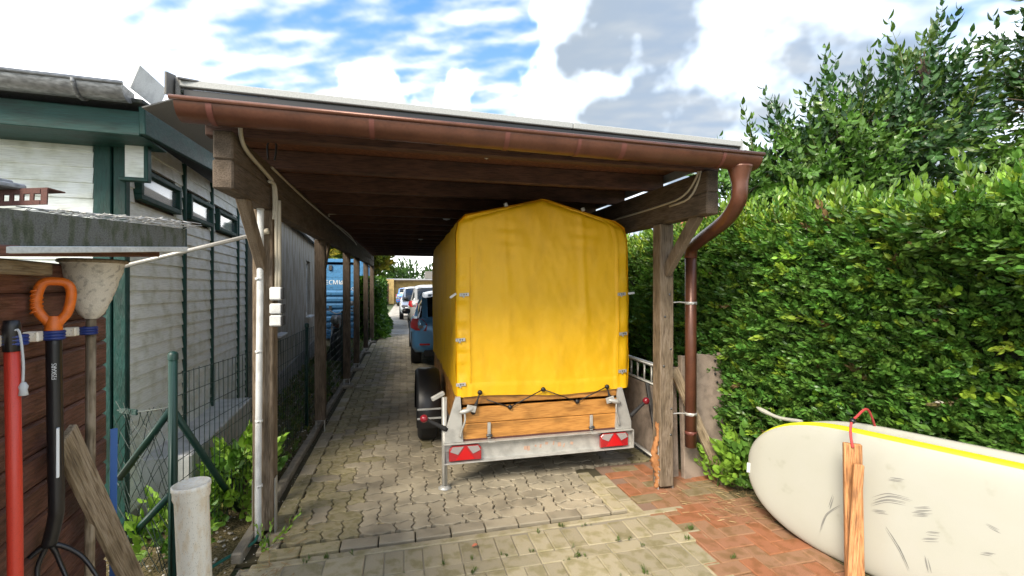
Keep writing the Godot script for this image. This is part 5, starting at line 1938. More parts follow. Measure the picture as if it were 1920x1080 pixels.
# ------------------------------------------------------------------ brown tool shed at the left edge; its axes: -z along the wall, x outwards, origin at the far corner
func make_shed() -> void:
	var h := thing("tool_shed", "dark brown timber tool shed wall at the left edge of the picture", "shed", v3(-1.027, 0, -1.897), 10.0, "", true)
	var s := shape()
	box(s, v3(-0.62, 0.81, 0.6), v3(1.16, 1.6, 1.2))
	put("core", s, M.beam_y, h)
	var step := 0.0865
	for k in 19:
		s = shape()
		var y := -0.02 + k * step
		var o := PackedVector2Array([Vector2(-0.03, 0), Vector2(-0.008, 0), Vector2(0.0, 0.008), Vector2(0.0, step - 0.010), Vector2(-0.007, step - 0.002), Vector2(-0.03, step - 0.002)])
		prism(s, o, 1.2, Transform3D(Basis(), v3(-0.002 + rng.randf_range(-0.001, 0.001), y, 0.0)))
		put("plank", s, M.shed_z, h)
	for k in 19:
		s = shape()
		box(s, v3(-0.6, -0.02 + (k + 0.5) * step, -0.012), v3(1.14, step - 0.006, 0.024), 0.004)
		put("end_plank", s, M.shed_x, h)
	# canopy: felt covered slab with a metal drip edge
	s = shape()
	var ring := [[-0.21, 1.4, 1.60, 1.70], [0.07, 0.74, 1.635, 1.72], [0.284, 0.234, 1.684, 1.748], [0.0, -0.07, 1.69, 1.765], [-1.25, -0.06, 1.70, 1.8], [-1.25, 1.4, 1.64, 1.75]]
	var n := ring.size()
	var up := []
	var low := []
	for q in ring:
		up.append(v3(q[0], q[3], q[1]))
		low.append(v3(q[0], q[2], q[1]))
	var mid := v3(-0.4, 1.69, 0.6)
	for i in n:
		quad_out(s, up[i], up[(i + 1) % n], low[(i + 1) % n], low[i], mid)
		tri_out(s, mid + v3(0, 0.05, 0), up[i], up[(i + 1) % n], mid)
		tri_out(s, mid - v3(0, 0.025, 0), low[i], low[(i + 1) % n], mid)
	var roof := put("canopy", s, M.felt, h)
	s = shape()
	for i in 3:
		bar(s, low[i] + v3(0.004, -0.004, 0), low[i + 1] + v3(0.004, -0.004, 0), 0.006, 0.016, 0.002)
	put("drip_edge", s, M.alu, roof)
	s = shape()
	bar(s, v3(0.01, 1.615, 0.95), v3(0.20, 1.665, 0.22), 0.025, 0.025, 0.003)
	put("batten", s, M.shed_z, h)
	s = shape()
	bar(s, v3(0.02, 1.60, 1.1), v3(0.02, 1.60, 0.45), 0.035, 0.035, 0.004)
	put("wall_rail", s, M.grey_wood_z, h)
	# clips that hold the tools
	for q in [[0.635, 1.43], [0.466, 1.425], [0.27, 1.42]]:
		s = shape()
		box(s, v3(0.016, q[1], q[0] + 0.028), v3(0.032, 0.026, 0.03), 0.003)
		var c := put("tool_clip", s, M.cream, h)
		s = shape(true)
		var pts := []
		for k in 9:
			var a := PI * 0.2 + k * PI * 1.6 / 8.0
			pts.append(v3(0.045 - cos(a) * 0.020, q[1], q[0] + sin(a) * 0.020))
		for y in [-0.008, 0.0, 0.008]:
			var moved := pts.map(func(p): return p + v3(0, y, 0))
			tube(s, moved, 0.005, 6)
		put("clip_spring", s, M.blue_clip, c)
	s = shape()
	box(s, v3(0.012, 0.5, -0.015), v3(0.02, 1.1, 0.006), 0.001, Basis.from_euler(v3(0.06, 0.4, 0)))
	put("blue_film", s, M.blue_film, h)
	# things lying on the canopy
	var p := thing("perforated_strip", "rusty brown perforated metal strip lying on the shed canopy", "metal strip", v3(-0.98, 1.73, -1.55))
	s = shape()
	var base := Transform3D(Basis.from_euler(v3(-0.06, -0.30, 0.02)), v3(-0.955, 1.764, -1.335))
	for k in 10:
		var x := -0.13 + k * 0.026
		for q in [[v3(x, 0.0, 0), v3(0.010, 0.038, 0.003)], [v3(x + 0.013, 0.0135, 0), v3(0.016, 0.011, 0.003)], [v3(x + 0.013, -0.0135, 0), v3(0.016, 0.011, 0.003)]]:
			box(s, base * (q[0] as Vector3), q[1], 0.0, base.basis)
	box(s, base * v3(0.135, 0, 0), v3(0.016, 0.038, 0.003), 0.0, base.basis)
	put("strip", s, M.rust, p)
	s = shape()
	box(s, base * v3(0, 0.0205, -0.02), v3(0.285, 0.003, 0.04), 0.0, base.basis)
	put("flange", s, M.rust, p)
	var g := thing("stone_slab", "pale grey flat slab resting on the perforated strip", "slab", v3(-1.12, 1.78, -1.55))
	s = shape()
	box(s, v3(-1.0, 1.792, -1.335), v3(0.22, 0.014, 0.10), 0.006, Basis.from_euler(v3(0, -0.5, 0.0)))
	put("slab", s, M.zinc, g)
	s = shape()
	box(s, v3(-1.01, 1.806, -1.34), v3(0.16, 0.012, 0.08), 0.008, Basis.from_euler(v3(0, -0.35, 0.0)))
	put("upper_slab", s, M.zinc, g)
	var wm := thing("wire_netting", "crumpled wire netting spread on the shed canopy", "netting", v3(-0.95, 1.73, -1.8))
	for k in 22:
		s = shape(true)
		var a := v3(-0.93 + k * 0.012, 1.742, -1.34 - k * 0.006 - rng.randf() * 0.03)
		var line := []
		for i in 9:
			line.append(a + v3(0.018 * (1 if (i + k) % 2 else -1) + 0.003 * i, 0.010 * absf(sin(i * 1.7 + k)) + 0.004 * i * (k % 3) * 0.3, -0.030 * i))
		tube(s, line, 0.0011, 4)
		put("wire", s, M.galv, wm)

func make_tools() -> void:
	# red handled pole
	var t := thing("red_pole_tool", "long red tool handle with black cap and white cord hanging on the shed wall", "garden tool", v3(-0.876, 0, -1.275))
	var s := shape(true)
	tube(s, [v3(-0.874, 0.02, -1.29), v3(-0.872, 1.0, -1.28), v3(-0.871, 1.43, -1.27)], 0.0135, 14)
	put("handle", s, M.red_paint, t)
	s = shape(true)
	tube(s, [v3(-0.871, 1.405, -1.27), v3(-0.871, 1.462, -1.269), v3(-0.871, 1.476, -1.269)], [0.0155, 0.0155, 0.013], 14)
	put("cap", s, M.black_plastic, t)
	s = shape(true)
	tube(s, path([v3(-0.864, 1.45, -1.26), v3(-0.854, 1.45, -1.265), v3(-0.852, 1.38, -1.273), v3(-0.854, 1.33, -1.275)], 4), 0.0028, 6)
	put("cord", s, M.curtain, t)
	s = shape(true)
	lathe(s, [[0.0, -0.018], [0.009, -0.016], [0.007, -0.004], [0.009, 0.004], [0.004, 0.014]], Transform3D(Basis(), v3(-0.853, 1.318, -1.275)), 8)
	put("knot", s, M.curtain, t)
	# fork with orange grip
	t = thing("garden_fork", "black garden fork with orange grip hanging on the brown shed wall", "garden fork", v3(-0.913, 0, -1.443))
	var fw := v3(-0.17, 0, 0.985)
	var side := Basis(Vector3.UP, deg_to_rad(28.0)) * v3(1, 0, 0)
	var o := v3(-0.903, 1.43, -1.448)
	s = shape(true)
	var loop := []
	for q in [[0.0, 0.0], [-0.012, 0.03], [-0.034, 0.055], [-0.045, 0.08], [-0.040, 0.115], [-0.026, 0.138], [0.0, 0.142], [0.032, 0.138], [0.046, 0.118], [0.044, 0.085], [0.034, 0.055], [0.012, 0.03], [0.0, 0.0]]:
		loop.append(o + side * q[0] * 0.72 + v3(0, q[1] - 0.004, 0))
	tube(s, path(loop, 3), 0.0115, 10)
	lathe(s, [[0.0175, -0.012], [0.019, 0.0], [0.017, 0.03], [0.012, 0.045]], Transform3D(Basis(), o), 14)
	var grip := put("grip", s, M.orange, t)
	for k in 6:
		s = shape(true)
		var y := 0.058 + k * 0.011
		tube(s, path([o + side * -0.042 + v3(0, y - 0.004, 0), o + side * -0.031 + v3(0, y, 0.013), o + side * -0.02 + v3(0, y + 0.004, 0.0)], 3), 0.003, 5)
		put("grip_rib", s, M.orange, grip)
	s = shape(true)
	tube(s, path([o + v3(0, 0.01, 0), v3(-0.901, 1.15, -1.45), v3(-0.9, 0.98, -1.453), v3(-0.906, 0.93, -1.458), v3(-0.923, 0.86, -1.463)], 5), 0.0165, 14)
	put("shaft", s, M.black_paint, t)
	s = shape()
	box(s, v3(-0.886, 1.115, -1.435), v3(0.006, 0.13, 0.014), 0.001, Basis.from_euler(v3(0, 0.5, 0.0)))
	put("sticker", s, M.print_white, t)
	var tm := TextMesh.new()
	tm.text = "FISKARS"
	tm.font_size = 32
	tm.pixel_size = 0.012 / 32.0
	tm.depth = 0.0006
	var f := SystemFont.new()
	f.font_names = PackedStringArray(["Droid Sans"])
	tm.font = f
	piece("lettering", tm, M.print_white, Transform3D(Basis.from_euler(v3(0, 0.45, 0)) * Basis(v3(0, 0, 1), PI * 0.5), v3(-0.8925, 1.33, -1.433)), t)
	for k in 4:
		s = shape(true)
		var u := (k - 1.5) * 0.033
		var b := v3(-0.923, 0.865, -1.463)
		tube(s, path([b, b + side * u * 0.7 + v3(0.0, -0.025, 0.0), b + side * u * 1.4 + v3(0.004, -0.07, 0.004), b + side * (u * 1.75 + 0.008) + v3(0.03, -0.16, 0.02), b + side * (u * 2.0 + 0.03) + v3(0.055, -0.30, 0.04)], 4), [0.007, 0.007, 0.007, 0.0065, 0.0065, 0.006, 0.006, 0.006, 0.006, 0.0055, 0.0055, 0.005, 0.005, 0.0045, 0.004, 0.003, 0.002], 7)
		put("tine", s, M.black_paint, t)
	# fruit picker
	t = thing("fruit_picker", "fruit picker with dirty cloth bag on a grey wooden pole", "fruit picker", v3(-0.97, 0, -1.65))
	s = shape(true)
	tube(s, [v3(-0.945, 0.03, -1.655), v3(-0.94, 0.8, -1.655), v3(-0.937, 1.47, -1.655)], 0.0125, 12)
	put("pole", s, M.old_handle, t)
	s = shape(true)
	var rows := []
	var nz := noise(9.0, 3, 961)
	for i in 13:
		var v := i / 12.0
		var row := []
		for k in 25:
			var a := TAU * k / 24.0
			var r := lerpf(0.016, 0.083, pow(v, 0.62)) * (1.0 + nz.get_noise_3d(cos(a), v * 1.5, sin(a)) * 0.10)
			row.append(v3(-0.936 + cos(a) * r * 0.9 + 0.006 * v, 1.455 + v * 0.175, -1.655 + sin(a) * r))
		rows.append(row)
	sheet(s, rows, true)
	put("bag", s, M.net_cloth, t)
	s = shape(true)
	var hoop := []
	for k in 25:
		var a := TAU * k / 24.0
		hoop.append(v3(-0.93 + cos(a) * 0.084 * 0.9, 1.632, -1.655 + sin(a) * 0.086))
	tube(s, hoop, 0.006, 8, false)
	put("hoop", s, M.old_handle, t)
	# weathered board leaning
	t = thing("leaning_board", "weathered grey board leaning against the brown shed wall", "board", v3(-0.9, 0, -1.8))
	plank("board", v3(-0.915, 1.14, -1.505), v3(-0.955, 0.32, -2.0), 0.085, 0.02, v3(1, 0, 0), M.grey_plank, t)
	# plastic drain pipe standing on the ground
	t = thing("drain_pipe", "scuffed cream plastic drain pipe standing upright in front of the fence post", "pipe", v3(-0.858, 0, -2.165))
	s = shape(true)
	lathe(s, [[0.060, -0.03], [0.062, 0.655], [0.066, 0.665], [0.068, 0.672], [0.068, 0.70], [0.071, 0.706], [0.071, 0.722], [0.0665, 0.725], [0.0665, 0.716], [0.0, 0.714]], Transform3D(Basis.from_euler(v3(0.0, 0, 0.035)), v3(-0.845, 0.0, -2.165)), 26)
	put("tube", s, M.cream, t)

# ------------------------------------------------------------------ green wire fence
func make_fence() -> void:
	var t := thing("wire_fence", "green wire mesh fence with tubular posts left of the driveway", "fence", v3(-1.08, 0, -5.0))
	var posts := [v3(-1.165, 0, -2.69), v3(-1.04, 0, -5.4), v3(-1.02, 0, -8.3), v3(-1.02, 0, -11.2), v3(-1.02, 0, -14.0)]
	for i in posts.size():
		var s := shape(true)
		var p: Vector3 = posts[i]
		tube(s, [p - v3(0, 0.1, 0), p + v3(0, 1.2 if i == 0 else 1.14, 0)], 0.021 if i == 0 else 0.018, 12)
		var o := put("post", s, M.fence_green, t)
		s = shape(true)
		lathe(s, [[0.024, -0.03], [0.024, 0.0], [0.017, 0.012], [0.0, 0.016]], Transform3D(Basis(), p + v3(0, 1.205 if i == 0 else 1.145, 0)), 12)
		put("post_cap", s, M.fence_green, o)
	# braces at the corner post
	for q in [[v3(-1.165, 0.91, -2.69), v3(-1.095, 0.02, -3.45)], [v3(-1.175, 0.92, -2.70), v3(-1.52, 0.50, -2.92)], [v3(-1.18, 0.47, -2.70), v3(-1.55, 0.08, -2.94)]]:
		var s := shape(true)
		tube(s, [q[0], q[1]], 0.0185, 10)
		put("brace", s, M.fence_green, t)
	var s := shape(true)
	tube(s, [v3(-1.175, 0.93, -2.68), v3(-1.42, 0.87, -2.86), v3(-1.6, 0.845, -3.05)], 0.0035, 6)
	put("tension_wire", s, M.wire_grey, t)
	s = shape()
	bar(s, v3(-1.40, 0.875, -2.84), v3(-1.56, 0.855, -3.0), 0.012, 0.03, 0.004)
	put("tensioner", s, M.fence_green, t)
	# rectangular mesh along the drive: each wire its own piece
	for seg in 3:
		var a: Vector3 = posts[seg]
		var b: Vector3 = posts[seg + 1]
		var gap := 0.062 if seg == 0 else (0.085 if seg == 1 else 0.14)
		var n := int(a.distance_to(b) / gap)
		for i in n:
			var u := (i + 0.5) / n
			var p := a.lerp(b, u)
			var top := 1.10 - 0.03 * sin(PI * u) + rng.randf_range(-0.004, 0.004)
			s = shape()
			tube(s, [p + v3(rng.randf_range(-0.004, 0.004), 0.02, 0), p + v3(0.004 * sin(i * 0.9), 0.55, 0), p + v3(0.004 * sin(i * 1.3), top, 0)], 0.0024, 4, false)
			put("wire", s, M.wire, t)
		for k in 10:
			s = shape()
			var line := []
			for i in 9:
				var u := i / 8.0
				line.append(a.lerp(b, u) + v3(0, 0.05 + k * 0.116 - 0.03 * sin(PI * u) * k / 9.0, 0))
			tube(s, line, 0.0025, 4, false)
			put("wire", s, M.wire, t)
	# loose netting between the corner post and the cottage
	var c0 := v3(-1.18, 0, -2.70)
	var c1 := v3(-1.60, 0, -2.98)
	for k in 15:
		for dirn in [-1.0, 1.0]:
			s = shape()
			var line := []
			var u: float = -0.4 + k * 0.12
			for i in 12:
				var v := i / 11.0
				var uu: float = u + dirn * (v - 0.5) * 1.15 + 0.018 * sin(v * 40.0 + k)
				if uu < 0.0 or uu > 1.0: continue
				line.append(c0.lerp(c1, uu) + v3(0.012 * sin(k * 2.1 + v * 9.0), 0.04 + v * (0.86 + 0.02 * sin(uu * 9.0)), 0.0))
			if line.size() < 2: continue
			tube(s, line, 0.0022, 4, false)
			put("wire", s, M.wire, t)

# ------------------------------------------------------------------ plants, block, hose and small things left of the driveway
func bush(called: String, label: String, category: String, foot: Vector3, spread: Vector3, count: int, leaf_len: float, leaf_w: float, tones: Array, seed_: int, single: int, group := "") -> void:
	var r := RandomNumberGenerator.new()
	r.seed = seed_
	var t := thing(called, label, category, foot, 0.0, group)
	var meshes := [twig(seed_, 7, 0.15, leaf_len, leaf_w, false), twig(seed_ + 1, 8, 0.18, leaf_len, leaf_w, false)]
	var items := []
	var s := shape(true)
	for k in maxi(3, count / 9):
		var a := r.randf() * TAU
		var tip := foot + v3(cos(a) * spread.x * r.randf(), spread.y * r.randf_range(0.5, 0.95), sin(a) * spread.z * r.randf())
		tube(s, path([foot + v3(cos(a), 0, sin(a)) * 0.03, foot.lerp(tip, 0.5) + v3(0, 0.05, 0), tip], 3), [0.005, 0.0045, 0.004, 0.0035, 0.003, 0.0025, 0.002], 5, false)
	put("stems", s, M.leaf0, t)
	for i in count:
		var a := r.randf() * TAU
		var q := sqrt(r.randf())
		var h := r.randf()
		var p := foot + v3(cos(a) * spread.x * q, spread.y * h * (1.0 - 0.35 * q), sin(a) * spread.z * q)
		var tone: Color = tones[r.randi_range(0, tones.size() - 1)]
		var v := r.randf_range(0.75, 1.25)
		items.append({"m": i % 2, "t": Transform3D(aim(v3(cos(a) * q, r.randf_range(0.3, 1.2), sin(a) * q), r.randf() * TAU).scaled(Vector3.ONE * r.randf_range(0.7, 1.2)), p), "c": tone * v, "tone": 1 if tone.g < 0.2 else 2})
	foliage(t, meshes, items, single, "leafy_stem", M.leaf, leaf_mats())

func make_left_bits() -> void:
	var t := thing("white_block", "long white block lying at the foot of the cottage wall", "block", v3(-1.62, 0, -4.25))
	var s := shape()
	box(s, v3(-1.60, 0.255, -4.22), v3(0.34, 0.37, 1.66), 0.01, Basis.from_euler(v3(0, deg_to_rad(4.4), 0)))
	put("block", s, M.white_plastic, t)
	s = shape()
	box(s, v3(-1.66, 0.035, -4.22), v3(0.27, 0.07, 1.55), 0.006, Basis.from_euler(v3(0, deg_to_rad(4.4), 0)))
	put("footing", s, M.concrete, t)
	var g := [Color(0.085, 0.20, 0.03), Color(0.12, 0.26, 0.035), Color(0.06, 0.15, 0.028)]
	bush("bramble", "leafy green weeds growing through the fence beside the white drain pipe", "plant", v3(-1.10, 0, -3.55), v3(0.12, 0.50, 0.33), 60, 0.075, 0.055, g, 1001, 60)
	bush("bramble", "low weeds in front of the white block behind the fence", "plant", v3(-1.30, 0, -3.0), v3(0.12, 0.22, 0.25), 26, 0.07, 0.05, g, 1003, 26)
	bush("weed", "small bright weed at the foot of the front left carport post", "plant", v3(-0.78, 0, -2.93), v3(0.04, 0.04, 0.04), 6, 0.04, 0.012, [Color(0.16, 0.30, 0.05)], 1005, 9)
	t = thing("garden_hose", "dark green hose running from the white drain pipe over the soil", "hose", v3(-0.95, 0, -2.95))
	s = shape(true)
	tube(s, path([v3(-0.866, 0.03, -3.05), v3(-0.875, 0.012, -3.0), v3(-0.93, 0.012, -2.92), v3(-1.02, 0.01, -2.80), v3(-1.1, 0.01, -2.6), v3(-1.12, 0.01, -2.3)], 5), 0.009, 9)
	put("hose", s, M.hose, t)
	# pebbles and chips on the soil strip
	var mesh := SphereMesh.new()
	mesh.radius = 0.5
	mesh.height = 0.7
	mesh.radial_segments = 7
	mesh.rings = 4
	var mm := MultiMesh.new()
	mm.transform_format = MultiMesh.TRANSFORM_3D
	mm.use_colors = true
	mm.mesh = mesh
	mm.instance_count = 2600
	for i in 2600:
		var z := -1.9 - pow(rng.randf(), 1.5) * 10.0
		var x := rng.randf_range(-1.75, -0.98) if rng.randf() < 0.8 else rng.randf_range(-0.95, -0.72)
		var sz := rng.randf_range(0.006, 0.026) if x < -0.95 else rng.randf_range(0.004, 0.010)
		mm.set_instance_transform(i, Transform3D(Basis.from_euler(v3(rng.randf() * 6, rng.randf() * 6, 0)).scaled(v3(sz, sz * 0.7, sz * rng.randf_range(0.7, 1.3))), v3(x, 0.0 if x > -0.95 else -0.015, z)))
		var v := rng.randf_range(0.12, 0.5)
		mm.set_instance_color(i, Color(v, v * 0.93, v * 0.78))
	var o := MultiMeshInstance3D.new()
	o.name = "gravel"
	o.multimesh = mm
	var pm := paint(Color.WHITE, 0.95)
	pm.vertex_color_use_as_albedo = true
	o.material_override = pm
	add_child(o)
	describe(o, "loose pebbles and chips scattered on the soil strip", "gravel", "", "stuff")
	# ground cover along the strip
	var items := []
	var meshes := [twig(1011, 7, 0.06, 0.05, 0.012, false), twig(1012, 8, 0.05, 0.03, 0.02, false)]
	for i in 1500:
		var z := -3.4 - pow(rng.randf(), 1.1) * 10.5
		var x := rng.randf_range(-1.9, -1.0)
		var v := rng.randf_range(0.7, 1.3)
		var tone: Color = [Color(0.13, 0.19, 0.04), Color(0.20, 0.20, 0.06), Color(0.09, 0.16, 0.03)][rng.randi_range(0, 2)]
		items.append({"m": i % 2, "t": Transform3D(aim(v3(rng.randf_range(-0.6, 0.6), 1, rng.randf_range(-0.6, 0.6)), rng.randf() * TAU).scaled(Vector3.ONE * rng.randf_range(0.6, 1.4)), v3(x, -0.02, z)), "c": tone * v, "tone": 0})
	var gc := structure("ground_cover", v3(-1.45, 0, -8))
	describe(gc, "thin grass and low weeds on the strip beside the houses", "weeds", "", "stuff")
	foliage(gc, meshes, items, 0, "weed_tuft", M.leaf, [])
	# motorcycle under a half drawn cover
	t = thing("motorcycle", "old motorcycle with chrome lamp standing before the blue container", "motorcycle", v3(-1.4, 0, -10.6))
	for z in [-10.25, -11.6]:
		s = shape(true)
		var ring := []
		for k in 25: ring.append(v3(-1.42, 0.3 + sin(TAU * k / 24.0) * 0.25, z + cos(TAU * k / 24.0) * 0.25))
		tube(s, ring, 0.05, 8, false)
		var w := put("wheel", s, M.rubber, t)
		s = shape(true)
		lathe(s, [[0.0, -0.03], [0.2, -0.008], [0.2, 0.008], [0.0, 0.03]], at_axis(v3(-1.42, 0.3, z), v3(1, 0, 0)), 16)
		put("rim", s, M.alu, w)
	s = shape(true)
	for x in [-1.5, -1.34]: tube(s, [v3(x, 0.3, -10.25), v3(x, 0.95, -10.55)], 0.02, 7)
	put("fork", s, M.galv, t)
	s = shape(true)
	tube(s, path([v3(-1.75, 1.02, -10.75), v3(-1.6, 1.06, -10.6), v3(-1.42, 0.98, -10.55), v3(-1.24, 1.06, -10.6), v3(-1.09, 1.02, -10.75)], 4), 0.014, 7)
	put("handlebar", s, M.galv, t)
	s = shape(true)
	lathe(s, [[0.0, -0.1], [0.07, -0.08], [0.1, 0.0], [0.105, 0.02], [0.0, 0.03]], at_axis(v3(-1.42, 0.86, -10.38), v3(0, 0, 1)), 16)
	put("headlamp", s, M.galv, t)
	s = shape(true)
	lathe(s, [[0.0, -0.3], [0.1, -0.22], [0.15, 0.0], [0.12, 0.2], [0.0, 0.28]], at_axis(v3(-1.42, 0.78, -10.85), v3(0, -0.1, -1)), 14)
	put("tank", s, M.red_leaf, t)
	s = shape()
	box(s, v3(-1.42, 0.74, -11.35), v3(0.26, 0.1, 0.6), 0.04)
	box(s, v3(-1.42, 0.45, -10.95), v3(0.3, 0.36, 0.45), 0.05)
	put("engine", s, M.steel_dark, t)
	for x in [-1.72, -1.12]:
		s = shape(true)
		lathe(s, [[0.0, -0.012], [0.055, -0.01], [0.055, 0.008], [0.0, 0.014]], at_axis(v3(x, 1.2, -10.68), v3(0, 0, 1)), 12)
		tube(s, [v3(x, 1.15, -10.68), v3(x + 0.04, 1.04, -10.7)], 0.006, 5)
		put("mirror", s, M.galv, t)
	t = thing("motorcycle_cover", "black plastic cover hanging down beside the old motorcycle", "cover", v3(-1.3, 0, -10.3))
	s = shape(true)
	var nz := noise(2.5, 3, 1021)
	var rows := []
	for i in 15:
		var v := i / 14.0
		var row := []
		for k in 15:
			var u := k / 14.0
			var x := lerpf(lerpf(-1.62, -1.26, v), lerpf(-1.06, -1.12, v), u)
			row.append(v3(x, 0.02 + v * 0.78, -10.02 - 0.12 * v + nz.get_noise_2d(u * 3.0, v) * 0.07 * (1.2 - v)))
		rows.append(row)
	sheet(s, rows)
	rows.reverse()
	var back := []
	for row in rows: back.append(row.map(func(p): return p + v3(0, 0, -0.02)))
	sheet(s, back)
	put("sheet", s, M.black_plastic, t)

# ------------------------------------------------------------------ things by the right post and hedge
func make_right_bits() -> void:
	var t := thing("stone_panel", "broken washed concrete slab leaning upright against the hedge", "slab", v3(2.42, 0, -3.28))
	var s := shape()
	prism(s, PackedVector2Array([Vector2(0.000, -0.03), Vector2(0.488, -0.03), Vector2(0.512, 0.12), Vector2(0.488, 0.24), Vector2(0.525, 0.38), Vector2(0.506, 0.60), Vector2(0.451, 0.72), Vector2(0.439, 0.78), Vector2(0.451, 0.97), Vector2(0.403, 1.0), Vector2(0.268, 0.985), Vector2(0.171, 1.0), Vector2(0.061, 0.985), Vector2(0.000, 0.99)]), 0.05, Transform3D(Basis.from_euler(v3(-0.05, 0.04, 0)), v3(2.23, 0, -3.26)), 0.005)
	put("slab", s, M.stone, t)
	for q in [[0.33, 0.94], [0.33, 0.83], [0.345, 0.76]]:
		s = shape(true)
		lathe(s, [[0.0, 0.004], [0.009, 0.004], [0.009, -0.004]], at_axis(v3(2.22 + q[0], q[1], -3.208 - q[1] * 0.05), v3(0, 0, 1)), 8)
		put("hole", s, M.board_black, t)
	t = thing("stone_panel", "narrow brown slab standing between the carport post and the broken concrete slab", "slab", v3(2.12, 0, -3.3))
	s = shape()
	box(s, v3(2.125, 0.43, -3.31), v3(0.19, 0.92, 0.045), 0.007, Basis.from_euler(v3(-0.04, 0.02, 0.0)))
	put("slab", s, M.stone, t)
	t = thing("wooden_stake", "grey wooden stake leaning against the broken concrete slab", "stake", v3(2.45, 0, -3.1))
	plank("stake", v3(2.12, 0.90, -3.20), v3(2.48, -0.02, -3.04), 0.075, 0.03, v3(0, 0, 1), M.grey_plank, t)
	# old gate leaf lying on its side behind the right post
	t = thing("gate_leaf", "old metal gate leaf with grey panel leaning behind the right carport post", "gate", v3(2.15, 0, -4.2))
	var a := v3(2.10, 0, -3.42)
	var b := v3(2.16, 0, -4.85)
	for q in [[0.87, 0.02], [0.70, 0.014], [0.06, 0.016]]:
		s = shape(true)
		tube(s, [a + v3(0.05, q[0], 0), b + v3(0.05, q[0], 0)], q[1], 8)
		put("rail", s, M.galv, t)
	for k in 11:
		s = shape(true)
		var p := a.lerp(b, (k + 0.3) / 11.0) + v3(0.05, 0, 0)
		tube(s, [p + v3(0, 0.70, 0), p + v3(0, 0.87, 0)], 0.011, 7)
		put("bar", s, M.galv, t)
	s = shape()
	bar(s, a + v3(0.05, 0.38, 0.0), b + v3(0.05, 0.38, 0), 0.012, 0.60, 0.002)
	put("panel", s, M.stone, t)
	s = shape()
	bar(s, a + v3(0.03, 0.05, 0.02), a + v3(0.03, 0.7, -0.2), 0.03, 0.03, 0.003)
	put("stile", s, M.steel_dark, t)
	# old expanding foam running down the post
	t = thing("builders_foam", "strip of hardened orange builders foam along the right carport post", "foam", v3(1.89, 0, -3.12))
	s = shape(true)
	var nz := noise(6.0, 3, 1101)
	var rows := []
	for i in 31:
		var v := i / 30.0
		var row := []
		for k in 11:
			var ang := TAU * k / 10.0
			var r := 0.024 * (1.0 + nz.get_noise_3d(cos(ang) * 0.5, v * 3.0, sin(ang) * 0.5) * 1.3) * (0.6 + 0.5 * sin(PI * minf(v * 1.3, 1.0)))
			row.append(v3(1.903 + cos(ang) * r + 0.016 * sin(v * 9.0), 0.01 + v * 0.5, -3.10 + sin(ang) * r))
		rows.append(row)
	sheet(s, rows, true)
	put("foam", s, M.foam, t)
	var g := [Color(0.10, 0.24, 0.03), Color(0.14, 0.30, 0.04), Color(0.07, 0.17, 0.03)]
	bush("ground_elder", "broad leaved green weeds at the hedge foot beside the white board", "plant", v3(2.60, 0, -2.80), v3(0.15, 0.40, 0.30), 60, 0.085, 0.06, g, 1105, 60)
	bush("ground_elder", "bright green weed sprouting at the foot of the wooden stake", "plant", v3(2.42, 0, -3.02), v3(0.08, 0.22, 0.08), 18, 0.06, 0.042, [Color(0.18, 0.36, 0.04), Color(0.13, 0.29, 0.035)], 1107, 18)

# ------------------------------------------------------------------ two paddle boards on edge
func board_frame(shift: Vector3) -> Transform3D:
	var ax := v3(sin(deg_to_rad(13.0)), 0.04, cos(deg_to_rad(13.0))).normalized()
	var up := (v3(0.13, 1.0, -0.03) - ax * ax.dot(v3(0.13, 1.0, -0.03))).normalized()
	return Transform3D(Basis(ax, up, ax.cross(up)), v3(2.345, 0.345, -2.63) + shift)

func half_width(s: float, w: float, nose: float, length: float) -> float:
	var a := clampf(s / nose, 0.0, 1.0)
	var b := clampf((length - s) / (nose * 0.6), 0.0, 1.0)
	return w * pow(1.0 - pow(1.0 - a, 2.3), 1.0 / 2.1) * pow(1.0 - pow(1.0 - b, 2.5), 1.0 / 2.5)

func board_part(t: Node, called: String, m: Material, f: Transform3D, w: float, nose: float, length: float, th: float, from: float, to: float, proud: float, rocker: float) -> void:
	var s := shape(true)
	var rows := []
	for i in 49:
		var u := i / 48.0
		var d := length * (u * u * (2.0 - u))
		if i == 0: d = 0.0005
		var hw := half_width(d, w, nose, length)
		var bow := rocker * pow(clampf(1.0 - d / 0.8, 0.0, 1.0), 2.0)
		var row := []
		var tt := th * 0.5 * pow(clampf(hw / w * 1.6, 0.0, 1.0), 0.5)
		for k in 21:
			var a := lerpf(from, to, k / 20.0)
			var ca := cos(a)
			var sa := sin(a)
			var v := signf(sa) * pow(absf(sa), 0.42) * (hw + proud)
			var n := signf(ca) * pow(absf(ca), 0.55) * (tt + proud)
			row.append(f * v3(d, v, -(n + bow)))
		rows.append(row)
	sheet(s, rows, false)
	put(called, s, m, t)

